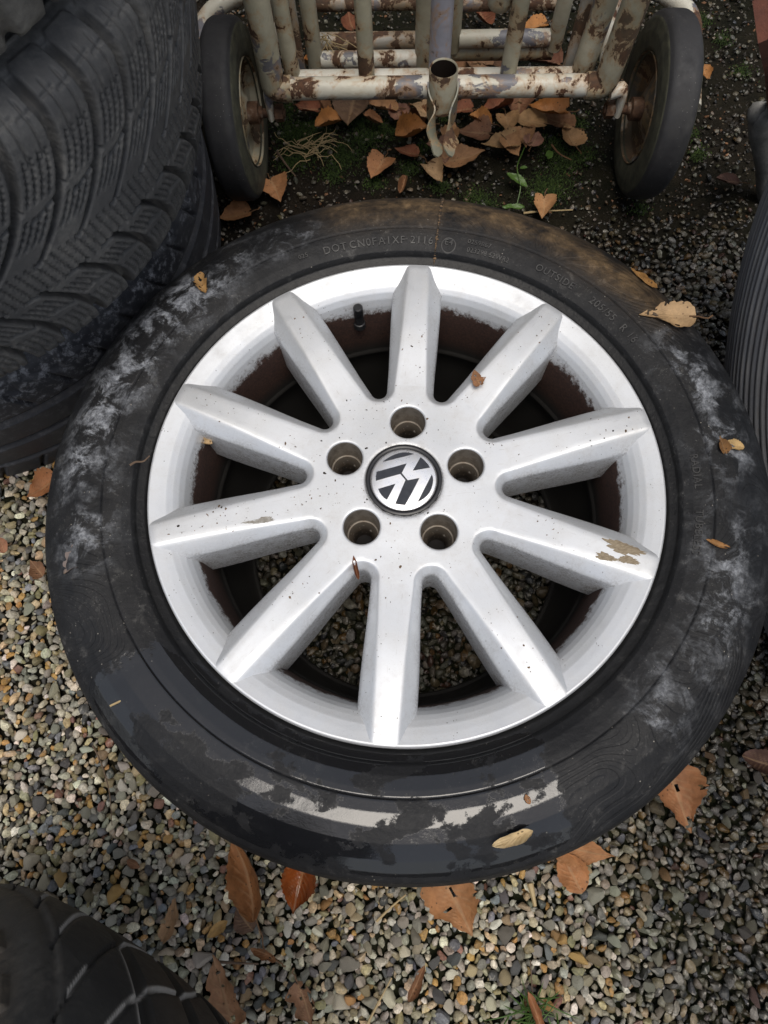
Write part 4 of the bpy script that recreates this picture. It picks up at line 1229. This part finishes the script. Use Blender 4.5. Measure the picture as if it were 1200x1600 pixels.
def leaf_mesh(L, Wd, kind, curl, fold, ragged, seed, glossy=0.0):
    """blade with a midrib fold, side veins, wavy edge; +y is the tip"""
    g = np.random.default_rng(seed)
    nu, nv = 26, 17
    t = np.linspace(0, 1, nu)[:, None]; v = np.linspace(-1, 1, nv)[None, :]
    if kind == 'heart': w = np.interp(t, [0, .03, .10, .22, .38, .55, .72, .86, .95, 1], [.16, .58, .90, 1.0, .95, .76, .48, .22, .07, .01])
    elif kind == 'oval': w = np.interp(t, [0, .05, .18, .38, .58, .78, .92, 1], [.05, .34, .74, .98, 1.0, .76, .40, .03])
    else: w = np.interp(t, [0, .08, .25, .5, .75, .92, 1], [.12, .55, .9, 1.0, .82, .42, .04])
    w = w * (1 + .05 * np.sin(t * 55) * (kind != 'lance'))
    rag = 1 - ragged * np.clip(vnoise(np.stack([t[:, 0] * 7, 0 * t[:, 0]], -1), 1.0, seed % 97) - .25, 0, 1)[:, None]
    rag2 = 1 - ragged * np.clip(vnoise(np.stack([t[:, 0] * 7, 0 * t[:, 0]], -1), 1.0, seed % 89 + 31) - .25, 0, 1)[:, None]
    w = w * np.where(v < 0, rag, rag2)
    x = w * v * Wd / 2
    back = (.03 + .09 * g.random()) * np.abs(v) ** 2 * (1 - sstep(t, 0, .3)) if kind == 'heart' else 0
    y = (t - back) * L - L / 2 + 0 * v
    cv = curl * (v * w) ** 2 * Wd * .5
    cu = curl * .55 * (t - .45) ** 2 * L
    wav = (.05 + .06 * g.random()) * L * (fbm(np.stack([x / L + seed, y / L], -1), 2.6, 2, seed % 50) - .5) * 2 * (.3 + np.abs(v))
    z = cv + cu + fold * np.abs(v) * w * Wd * .5 + wav
    bend_ = g.uniform(-.16, .16); x = x + bend_ * L * (t - .3) ** 2 + .035 * L * (vnoise(np.stack([t * 5 + 3 * v, v * 2 + seed % 13 + 0 * t], -1), 1.3, seed % 41) - .5) * np.abs(v)
    roll = g.uniform(-.2, .75, 2) * min(1.0, .4 + abs(curl)); z = z + np.where(v < 0, roll[0], roll[1]) * np.abs(v) ** 3 * w * Wd * .32 * (.4 + t)
    z = z + .030 * L * (fbm(np.stack([x / L * 2 + seed % 17, y / L * 2], -1), 4.5, 2, seed % 37) - .5)
    tw_ = g.uniform(-.5, .5); z = z + tw_ * x * (t - .4)
    # side veins
    ph = (t - .28 * np.abs(v)) * 8
    vein = np.maximum(np.exp(-(v * w / .035) ** 2), .6 * np.exp(-(pmod(ph, 1.0) / .09) ** 2)) * (1 - .3 * np.abs(v))
    z = z - .0004 * vein
    V = np.stack([x, y, z], -1).reshape(-1, 3)
    F = gridfaces(nu, nv, False, False, True)
    if ragged > .3:
        fc = V[F].mean(1); hole = vnoise(fc[:, :2] / L, 9, seed % 71) > (.90 - .10 * ragged)
        F = F[~hole]
    # thickness
    n_ = len(V); V2 = V - np.array([0, 0, .00035])
    me = npmesh('leaf', np.r_[V, V2], [F, F[:, ::-1] + n_], True, None, dict(vein=np.r_[vein.ravel(), vein.ravel()], glossy=np.full(2 * n_, glossy)))
    return me, float(z.min())
def leaf(px, py, Lpx, Wpx, ang, color, kind='heart', curl=.25, fold=.1, ragged=.1, label='', group=None, z=.006, tilt=(0, 0), stem=True, glossy=0.0, name='fallen_leaf', seed=None):
    if name == 'fallen_leaf' and z < .05: z = z + .006
    p = at(px, py, z)
    sc = float((np.array(p) - CAM) @ _d) / FPX
    L, Wd = Lpx * sc * 1.10, Wpx * sc * (1.20 if kind == 'heart' else 1.10)
    curl *= 1.5; ragged += .08
    sd = seed if seed is not None else int(px * 7 + py * 13) % 9973
    me, zmin = leaf_mesh(L, Wd, kind, curl, fold, ragged, sd, glossy)
    o = link(name, me, M_LEAF)
    o.rotation_euler = (R(tilt[0]), R(tilt[1]), R(ang))
    o.location = (p.x, p.y, p.z - zmin * .8)
    jit = .9 + .2 * ((sd * 37 % 100) / 100)
    o.color = (color[0] * jit, color[1] * jit, color[2] * jit, 1)
    tag(o, label, 'leaf', group)
    if stem:
        sl = L * .42; g = random.Random(sd)
        pts_ = [(g.uniform(-.03, .03) * sl * 2 * t * t * 4, -L / 2 - sl * t + L * .04, .001 + .10 * sl * t * t + zmin * 0) for t in np.linspace(0, 1, 6)]
        s_ = tube('leaf_stem', pts_, [.0009, .0008, .0007, .0007, .0007, .0009], M_STEM, o, 6)
    return o
TAN, PALE, ORG, RED, BRN, DRK, PNK, YEL = (.37, .20, .095), (.44, .29, .16), (.36, .155, .045), (.19, .065, .032), (.22, .105, .050), (.095, .046, .026), (.26, .135, .095), (.46, .31, .14)
GT = 'fallen leaves in front of and under the trolley'
GW = 'dry leaves and scraps lying on the big wheel'
GG = 'fallen leaves on the gravel in front'
L_ = leaf
L_(478, 170, 36, 26, 70, RED, label='reddish brown leaf below the left end of the trolley bar, beside a narrow curled one', group=GT, curl=.4)
L_(505, 172, 34, 18, 20, BRN, 'oval', .9, .4, label='narrow curled brown leaf standing on edge below the left end of the trolley bar', group=GT, tilt=(0, 25))
L_(514, 194, 42, 26, 110, ORG, 'oval', .5, .3, label='orange brown leaf lying on moss under the left part of the trolley bar', group=GT)
L_(548, 174, 66, 60, 165, (.135, .082, .052), label='largest dull brown leaf below the trolley bar, broad with a pale midrib', group=GT, z=.008)
L_(598, 168, 46, 26, 75, TAN, 'oval', .5, .2, label='tan folded leaf pressed under the trolley bar, left of the pinkish one', group=GT, z=.010)
L_(620, 174, 36, 30, 15, PNK, label='pinkish brown leaf under the trolley bar right of the tan folded leaf', group=GT)
L_(642, 183, 46, 36, 40, BRN, label='brown leaf under the trolley bar just left of the big pale leaf', group=GT, curl=.35)
L_(667, 177, 52, 44, 190, PALE, label='big pale tan leaf at the left of the hanging spring clip', group=GT, z=.016, tilt=(10, -6), curl=.12)
L_(642, 212, 50, 34, 112, ORG, 'oval', .8, .3, label='glossy orange brown curled leaf below the pale leaf and the clip', group=GT, z=.012, glossy=.5)
L_(634, 238, 34, 24, 60, RED, label='dark red leaf half hidden beneath the curled orange one', group=GT, z=.002)
L_(590, 265, 44, 38, 150, (.33, .155, .07), label='heart shaped orange tan leaf alone on the moss, left of centre', group=GT, curl=.3)
L_(692, 239, 44, 42, 190, (.20, .105, .07), label='dull pinkish brown round leaf overlapping a pointed orange one', group=GT, z=.010)
L_(727, 247, 58, 40, -80, (.33, .175, .085), label='orange tan leaf pointing right, tucked under the dull round leaf', group=GT, z=.007, tilt=(0, 8))
L_(680, 272, 42, 30, 205, PALE, label='pale tan leaf with a drawn out tip beside small pebbles near the tyre', group=GT)
L_(738, 207, 46, 40, 75, (.21, .10, .055), label='flat reddish brown leaf right below the spring clip', group=GT, z=.009)
L_(705, 207, 34, 26, -20, TAN, label='small tan leaf just under the tips of the spring clip', group=GT, z=.008, curl=.4)
L_(750, 189, 36, 24, 60, ORG, 'oval', .5, .25, label='small orange leaf right of the clip beside white crumbs', group=GT)
L_(716, 172, 36, 26, 80, RED, label='dark reddish leaf under the bar directly behind the clip', group=GT, z=.004)
L_(773, 170, 44, 34, 100, RED, label='dark red crumpled leaf under the bar right of the clip', group=GT, curl=.7, fold=.3)
L_(780, 226, 52, 36, 85, (.38, .235, .11), label='yellowish tan speckled leaf, left of an overlapping pair', group=GT, z=.010)
L_(801, 231, 36, 32, 205, TAN, label='tan leaf overlapping the yellowish speckled one from the right', group=GT, z=.013)
L_(794, 195, 34, 32, 185, (.33, .19, .085), label='round tan speckled leaf above the yellowish pair', group=GT, z=.009)
L_(811, 170, 48, 40, 170, (.19, .085, .045), label='reddish brown leaf under the right half of the bar, left of the orange one', group=GT, z=.006)
L_(826, 190, 46, 34, 70, (.37, .22, .10), label='tan leaf below the reddish one under the right half of the bar', group=GT, z=.010)
L_(853, 175, 52, 38, 80, (.34, .135, .035), label='bright orange curled leaf under the right half of the trolley bar', group=GT, z=.016, curl=.6, glossy=.3)
L_(866, 189, 54, 36, 55, BRN, label='brown leaf beneath the bright orange one at right', group=GT, z=.004)
L_(818, 217, 36, 30, 180, TAN, label='small tan leaf touching a pinkish one below the right half of the bar', group=GT, z=.008)
L_(836, 218, 30, 28, -30, PNK, label='small pinkish leaf at the right of the small tan one', group=GT, z=.010)
L_(890, 214, 42, 34, 15, (.31, .18, .085), label='lone tan leaf with stem at the right of the leaf heap', group=GT)
L_(850, 326, 38, 32, 170, (.36, .19, .085), label='orange tan leaf at the tyre beside the green seedling', group=GT, z=.010)
L_(432, 299, 46, 42, 200, (.36, .17, .075), label='orange tan leaf with long stem at the foot of the left trolley wheel', group=GT)
L_(629, 294, 34, 12, 160, BRN, 'lance', 1.0, .4, label='narrow brown curl of leaf near the tyre, between pebbles', group=GT, stem=False)
L_(583, 190, 30, 14, 60, BRN, 'oval', .8, .3, label='small curled brown scrap below the bar, right of the largest leaf', group=GT, stem=False)
L_(743, 98, 44, 40, 30, (.24, .135, .075), label='tan leaf behind the bar, right of the open tube', group=GT)
L_(714, 104, 38, 30, 90, BRN, label='brown leaf behind the bar close to the open tube', group=GT)
L_(774, 104, 46, 36, 60, DRK, label='dark brown leaf behind the bar in the middle of its right half', group=GT)
L_(846, 98, 52, 32, 70, (.16, .065, .038), label='reddish folded leaf behind the right half of the bar', group=GT, fold=.4)
L_(832, 42, 36, 26, 100, ORG, label='orange brown leaf far behind the inner cross bar at right', group=GT)
L_(757, 33, 34, 28, 200, RED, 'oval', .7, label='curled red leaf behind the inner cross bar under the hanging grip', group=GT)
L_(492, 108, 42, 24, 50, ORG, 'oval', .8, .3, label='orange curled leaf behind the bar at the left uprights', group=GT)
L_(547, 34, 34, 26, 10, RED, label='dark red leaf far behind the inner cross bars at left', group=GT)
L_(622, 111, 54, 16, 85, DRK, 'lance', .6, .3, label='long dark leaf lying behind the bar left of the middle', group=GT, stem=False)
L_(366, 338, 44, 36, 100, (.33, .16, .07), label='orange leaf wedged between the stacked tyres and the big tyre', group=GT)
L_(1102, 116, 22, 20, 190, ORG, label='small orange leaf on bare soil right of the right trolley wheel', group=GT)
L_(1136, 283, 34, 20, 70, (.12, .06, .045), 'oval', label='small dull brown leaf on dark gravel at the right edge', group=GT)
# on the wheel
zt = ZF + .013
L_(316, 446, 34, 22, 20, (.40, .235, .09), 'oval', .5, .2, .75, label='shredded tan leaf scrap on the upper left of the tyre', group=GW, z=zt, stem=False)
L_(1038, 493, 74, 44, 80, (.42, .28, .15), 'heart', .2, .1, .55, label='torn pale tan leaf full of holes on the upper right of the tyre', group=GW, z=zt - .002)
L_(1004, 438, 48, 10, 38, (.33, .17, .05), 'lance', .5, .4, .1, label='narrow orange brown leaf strip at the upper right tyre shoulder', group=GW, z=zt - .012, stem=False)
L_(1146, 697, 28, 18, 70, (.50, .34, .15), 'oval', .3, .1, .1, label='small yellowish leaf piece at the right of the tyre', group=GW, z=zt - .002, stem=False)
L_(1128, 694, 26, 16, 0, (.20, .10, .035), 'heart', .4, .2, .2, label='small brown leaf piece left of the yellowish one on the tyre', group=GW, z=zt - .001, stem=False)
L_(120, 873, 52, 32, 150, (.155, .125, .115), 'oval', .1, .05, .5, label='flat greyish leaf remnant stuck to the left of the tyre', group=GW, z=zt - .006, stem=False)
L_(800, 1310, 62, 17, 105, (.56, .43, .24), 'lance', .4, .25, 0, label='narrow pale straw coloured leaf on the lower tyre', group=GW, z=zt - .003, stem=False)
L_(744, 590, 26, 20, 15, (.24, .115, .055), 'heart', .1, .1, .6, label='small ragged brown leaf scrap on the upper right spoke', group=GW, z=ZF - .001, stem=False)
L_(824, 1249, 14, 9, 20, (.30, .15, .07), 'oval', .4, .2, .3, label='tiny brown leaf flake on the lower right tyre', group=GW, z=zt, stem=False)
L_(1120, 851, 34, 9, 65, (.34, .17, .06), 'lance', .5, .2, .3, label='thin orange leaf sliver on the right of the tyre', group=GW, z=zt - .001, stem=False)
L_(321, 691, 24, 12, 65, (.50, .36, .20), 'lance', .9, .3, 0, label='pale seed husk caught at the left of the rim', group=GW, z=ZF - .028, stem=False)
L_(556, 889, 34, 7, 10, (.17, .055, .025), 'lance', 1.2, .5, 0, label='reddish brown curl of leaf on the edge of a lower window', group=GW, z=ZF - .012, stem=False)
L_(1137, 617, 12, 9, 0, (.50, .30, .13), 'oval', .2, .1, .2, label='tiny pale leaf flake at the right tyre shoulder', group=GW, z=zt - .016, stem=False)
# in front
L_(388, 1370, 108, 46, 12, (.22, .095, .035), 'oval', .9, .35, .05, label='long rolled brown leaf against the bottom of the tyre', group=GG, z=.012)
L_(466, 1388, 62, 50, 160, (.22, .055, .012), 'heart', .5, .3, .2, label='wet shiny red orange leaf below the tyre', group=GG, z=.012, glossy=1.0)
L_(382, 1437, 38, 36, 40, (.085, .046, .028), 'oval', .1, .05, .15, label='round dark brown leaf piece below the rolled leaf', group=GG, z=.008, stem=False)
L_(714, 1412, 88, 76, 205, (.27, .125, .05), 'heart', .2, .12, .25, label='broad tan brown leaf with torn edge below the tyre, middle', group=GG, z=.012)
L_(914, 1331, 80, 42, 250, (.31, .14, .055), 'heart', .15, .1, .0, label='smooth brown leaf half under the tyre, upper of a pair', group=GG, z=.012, tilt=(0, 6))
L_(893, 1363, 58, 44, 20, (.30, .13, .05), 'oval', .15, .12, .0, label='smooth brown leaf under its twin at the lower right of the tyre', group=GG, z=.008, stem=False)
L_(1062, 1251, 84, 70, 190, (.24, .105, .045), 'heart', .2, .15, .35, label='torn brown leaf at the right of the tyre on dark gravel', group=GG, z=.014)
L_(347, 1546, 92, 58, 20, (.27, .14, .07), 'heart', .3, .2, .7, label='ragged brown leaf with gaps beside the worn tyre', group=GG, z=.010, stem=False)
L_(478, 1570, 56, 38, 200, (.19, .10, .055), 'heart', .4, .2, .5, label='crumpled brown leaf on gravel at the bottom, left of centre', group=GG, z=.010)
L_(413, 1489, 40, 16, 60, (.17, .075, .03), 'lance', .8, .3, .4, label='thin torn leaf strip on gravel below the wet red leaf', group=GG, z=.010)
L_(268, 1438, 58, 30, -20, (.34, .20, .10), 'oval', .4, .2, .65, label='tattered pale brown leaf on gravel above the worn tyre', group=GG, z=.009, stem=False)
L_(340, 1451, 34, 15, -55, (.34, .20, .065), 'oval', .2, .05, 0, label='small ochre oval leaf on gravel between two brown leaves', group=GG, z=.012, stem=False)
L_(66, 763, 46, 36, 120, (.30, .125, .05), 'heart', .4, .2, .1, label='orange leaf squeezed between tyre stack and big tyre at left', group=GG, z=.012)
L_(58, 888, 32, 24, 40, (.17, .085, .045), 'heart', .3, .2, .2, label='small triangular brown leaf on gravel left of the tyre', group=GG, z=.012, stem=False)
L_(4, 852, 26, 20, 20, (.30, .14, .08), 'oval', .3, .1, .1, label='small orange leaf at the left edge of the gravel', group=GG, z=.012, stem=False)
L_(1184, 1190, 48, 34, 70, (.080, .042, .032), 'oval', .6, .2, .1, label='dark curled leaf in shade at the right edge', group=GG, z=.012)
L_(838, 1582, 60, 14, 10, (.23, .095, .04), 'lance', .8, .3, .0, label='narrow reddish leaf among green blades at the bottom', group=GG, z=.014, stem=False)
L_(652, 1535, 50, 16, -35, (.21, .10, .05), 'lance', .7, .3, .4, label='shrivelled brown leaf strip at the bottom, middle', group=GG, z=.010, stem=False)
L_(209, 1349, 22, 13, 60, (.19, .09, .045), 'oval', .3, .2, .2, label='tiny brown leaf fragment on the left gravel', group=GG, z=.012, stem=False)

# ------------------------------------------------------------------ twigs, straw, small plants
m = MT('straw', .7); m.set('Base Color', m.mix(m.noise(60), (.30, .21, .10), (.46, .36, .19))); M_STRAW = m.m
m = MT('twig_bark', .8); m.set('Base Color', m.mix(m.noise(120), (.060, .038, .024), (.17, .115, .075))); M_TWIG = m.m
m = MT('green_blade', .5); m.set('Base Color', m.mix(m.noise(60), (.035, .085, .012), (.085, .15, .030))); M_GREEN = m.m
def strand(pxs, z, rad, mat, name, label, cat, group=None, n=6, lift=0.0):
    P = [np.array(at(x, y, z + lift * math.sin(math.pi * i / max(1, len(pxs) - 1)))) for i, (x, y) in enumerate(pxs)]
    P = bend_path(P, .01, 4) if len(P) > 2 else np.array(P)
    o = tube(name, P - P[0], np.linspace(rad, rad * .55, len(P)), mat, None, n)
    o.location = P[0].tolist()
    return tag(o, label, cat, group)
strand([(203, 727), (212, 721), (224, 722), (234, 712)], ZF + .011, .0011, M_TWIG, 'twig', 'short grey twig on the tyre just left of the rim', 'twig')
strand([(172, 1103), (195, 1092), (214, 1081), (226, 1078)], ZF + .008, .0009, M_STRAW, 'twig', 'thin pale root fibre on the wet lower left of the tyre', 'twig')
strand([(340, 880), (342, 884)], ZF + .01, .0006, M_STRAW, 'straw', 'tiny straw bit on the rim edge at left', 'straw') if False else None
strand([(145, 1165), (160, 1195), (172, 1240), (175, 1290)], .010, .0008, M_TWIG, 'twig', 'long thin dark twig on the left gravel', 'twig', lift=.004)
strand([(574, 1600), (592, 1565), (612, 1528)], .014, .0012, M_STRAW, 'straw', 'yellow straw stalk slanting on gravel at the bottom', 'straw')
strand([(588, 1440), (610, 1418), (634, 1398)], .012, .0013, M_STRAW, 'straw', 'straw stalk on gravel left of the broad tan leaf', 'straw')
strand([(828, 1380), (832, 1396), (836, 1416)], .012, .0032, M_STRAW, 'bark_chip', 'short tan stick lying on gravel right of the broad tan leaf', 'stick')
strand([(340, 1503), (372, 1505), (404, 1506)], .012, .0014, M_TWIG, 'twig', 'reddish twig beside the ragged leaf at the bottom left', 'twig')
strand([(836, 1595), (832, 1560), (829, 1500)], .012, .0010, M_TWIG, 'twig', 'thin dark twig standing up the gravel at the bottom, right of centre', 'twig')
strand([(433, 237), (446, 256), (462, 276)], .006, .0018, M_TWIG, 'twig', 'dark twig on soil by the left trolley wheel', 'twig')
strand([(818, 333), (845, 330), (895, 328)], .010, .0014, M_STRAW, 'twig', 'pale brown stem at the tyre beside the seedling', 'twig')
strand([(862, 226), (872, 240), (893, 250)], .010, .0014, M_STEM, 'twig', 'reddish stalk on moss at the right of the leaf heap', 'twig')
# dry grass tangle
parts = []
g = random.Random(4)
cx0 = at(478, 232, .006)
for k in range(30):
    a = g.uniform(-.5, .7) + (math.pi if g.random() < .4 else 0); ln = g.uniform(.02, .055); bx, by = cx0.x + g.gauss(0, .012), cx0.y + g.gauss(0, .010)
    cu_ = g.uniform(-1.6, 1.6)
    P = []
    x, y = bx, by
    for i in range(7):
        P.append((x, y, .003 + g.uniform(0, .002) + .010 * math.sin(math.pi * i / 6) * g.uniform(.3, 1))); x += ln / 6 * math.cos(a); y += ln / 6 * math.sin(a); a += cu_ / 6
    parts.append(tube_np(P, np.linspace(.00065, .0004, 7), 5))
V, F = join(parts)
o = link('dry_grass', npmesh('dry_grass', V - np.array(cx0), F), M_STRAW); o.location = cx0
tag(o, 'tangle of dry straw coloured grass on moss by the left trolley wheel', 'dry grass', kind='stuff')
parts = []
cx0 = at(508, 62, .10)
for k in range(14):
    a = g.uniform(0, 6.3); ln = g.uniform(.02, .05); x, y = cx0.x + g.gauss(0, .004), cx0.y - .015 + g.gauss(0, .004); P = []; zz0 = .115
    for i in range(7):
        P.append((x, y, zz0)); x += ln / 7 * math.cos(a); y += ln / 7 * math.sin(a) * .5; zz0 -= g.uniform(0.0, .008); a += g.uniform(-.6, .6)
    parts.append(tube_np(P, .0006, 5))
V, F = join(parts)
o = link('dry_grass', npmesh('dry_grass', V - np.array(cx0), F), M_STRAW); o.location = cx0
tag(o, 'wisp of dry roots caught on the inner cross bar of the trolley', 'dry grass', kind='stuff')
# seedling
sd = empty('green_seedling', at(808, 318, 0)); tag(sd, 'small green seedling with pointed leaves at the top right of the tyre', 'seedling')
s0 = at(808, 318, 0)
stem_pts = [np.array(q) - np.array(s0) for q in (at(808, 318, .0), at(815, 290, .012), at(806, 262, .018), at(822, 225, .012))]
tube('plant_stem', bend_path(stem_pts, .02, 4), .0008, M_GREEN, sd, 6)
for (px, py, L, Wd, ang) in ((808, 281, .034, .015, 48), (802, 324, .030, .010, 85), (858, 243, .020, .010, 160), (818, 262, .012, .005, 100)):
    me, zm = leaf_mesh(L, Wd, 'oval', .2, .2, 0, int(px)); me.materials.append(M_GREEN)
    o = bpy.data.objects.new('leaf', me); col.objects.link(o); o.parent = sd
    o.location = at(px, py, .012) - s0; o.rotation_euler = (R(10), 0, R(ang))
# grass tuft at the bottom
parts = []
c0 = at(828, 1578, .0)
for k in range(46):
    a = g.uniform(0, 6.3); ln = g.uniform(.018, .045); bx, by = g.gauss(0, .009), g.gauss(0, .006); P = []; tl_ = g.uniform(.5, 1.25)
    for i in range(6):
        t = i / 5; P.append((bx + math.cos(a) * ln * t * math.sin(tl_), by + math.sin(a) * ln * t * math.sin(tl_), .002 + ln * (t * math.cos(tl_) - .25 * t * t) + .004))
    parts.append(tube_np(P, [.0007, .0008, .0007, .0006, .0004, .0001], 4))
V, F = join(parts)
o = link('grass_tuft', npmesh('grass_tuft', V, F), M_GREEN); o.location = c0
tag(o, 'small tuft of green grass blades in the gravel at the bottom', 'grass', kind='stuff')

# moss: short green sprigs in patches behind the wheel
m = MT('moss', .9)
m.set('Base Color', m.mix(m.attr('shade'), (.008, .018, .003), (.050, .088, .012))); M_MOSS = m.m
spots = [(455, 205, 30), (480, 225, 34), (500, 195, 26), (540, 240, 30), (455, 250, 26), (575, 215, 26), (605, 200, 22), (640, 262, 18), (585, 285, 16), (700, 180, 16), (745, 310, 22), (765, 318, 14), (860, 290, 34), (880, 250, 26), (865, 225, 22), (845, 300, 22), (800, 190, 20), (915, 240, 20), (690, 290, 16), (520, 270, 20), (445, 170, 20), (900, 190, 18), (1075, 205, 16), (1090, 240, 15), (1130, 60, 15), (1100, 30, 16), (1160, 110, 15), (1000, 325, 14), (575, 108, 14), (755, 65, 18), (380, 330, 10), (560, 190, 18), (660, 230, 14)]
BV, BF, BS = [], [], []
vo_ = 0
blob_v = np.array([[0, 0, 1.0], [.5, 0, .25], [-.25, .43, .25], [-.25, -.43, .25]]); blob_f = np.array([[0, 1, 2], [0, 2, 3], [0, 3, 1]])
for (px, py, s_) in spots:
    k = int(s_ * s_ * 1.1)
    qx = rng.normal(px, s_ * .55, k); qy = rng.normal(py, s_ * .40, k)
    for x, y in zip(qx, qy):
        p = at(x, y, 0)
        h = rng.uniform(.0015, .0045); w = rng.uniform(.0012, .0026); a = rng.uniform(0, 6.3)
        c, s = math.cos(a), math.sin(a)
        v = blob_v * [w, w, h]; v = v @ np.array([[c, s, 0], [-s, c, 0], [0, 0, 1]])
        v[0] += [rng.normal(0, .001), rng.normal(0, .001), 0]
        BV.append(v + [p.x, p.y, -.004 + rng.uniform(0, .003)]); BF.append(blob_f + vo_); vo_ += 4
        BS.append(np.full(4, rng.random()))
o = link('moss', npmesh('moss', np.concatenate(BV), np.concatenate(BF), False, None, dict(shade=np.concatenate(BS))), M_MOSS)
tag(o, 'green moss growing in patches on the soil around the trolley', 'moss', kind='stuff')

# crumbs of dirt on the rim and tyre
m = MT('crumb', .8); m.set('Base Color', m.mix(m.ramp(m.attr('shade'), [(.3, 0.0), (.9, 1.0)]), (.026, .020, .014), (.17, .105, .055))); M_CRUMB = m.m
BV, BF, BS = [], [], []; vo_ = 0
tf = I0F
def crumb(x, y, z, s_):
    global vo_
    v = SH0[int(rng.integers(0, NSH))] * s_ * rng.uniform(.5, 1.3, 3); a = rng.uniform(0, 6.3); c, s = math.cos(a), math.sin(a)
    BV.append(v @ np.array([[c, s, 0], [-s, c, 0], [0, 0, 1]]) + [x, y, z]); BF.append(tf + vo_); BS.append(np.full(len(v), rng.random())); vo_ += len(v)
for k in range(1500):
    r = math.sqrt(rng.uniform(.036 ** 2, .218 ** 2)); a = rng.uniform(0, 6.283)
    x, y = r * math.cos(a), r * math.sin(a)
    if rng.random() > 2.6 * max(0.0, float(vnoise(np.array([[x, y]]), 28, 5)[0]) - .38): continue
    seam_x = max(x * math.cos(PH0 - j * math.pi / 5) + y * math.sin(PH0 - j * math.pi / 5) for j in range(10))
    if float(window_dist(np.array([[x, y]]))[0]) < CW + .001 and r < .19: continue
    if r > .19 and True:
        z = float(np.interp(r, bp[::-1][:, 0][np.argsort(bp[::-1][:, 0])], bp[::-1][:, 1][np.argsort(bp[::-1][:, 0])])) if False else ZF + .001
        if float(window_dist(np.array([[x, y]]))[0]) < .011: continue
    else: z = float(ztop(seam_x))
    if any(math.hypot(x - lx, y - ly) < .0175 for lx, ly in lugs): continue
    crumb(x, y, z, rng.choice([.0004, .0005, .0007, .0011], p=[.4, .3, .2, .1]))
for k in range(900):
    r = rng.uniform(.225, .309)
    if rng.random() < .5: continue; a = rng.uniform(0, 6.283)
    crumb(r * math.cos(a), r * math.sin(a), float(side_z(r)) + .0002, rng.choice([.0004, .0006, .0009, .0014], p=[.45, .3, .17, .08]))
o = link('dirt_crumbs', npmesh('dirt_crumbs', np.concatenate(BV), np.concatenate(BF), True, None, dict(shade=np.concatenate(BS))), M_CRUMB)
tag(o, 'fine brown crumbs of dirt scattered over the silver rim and black tyre', 'dirt', kind='stuff')
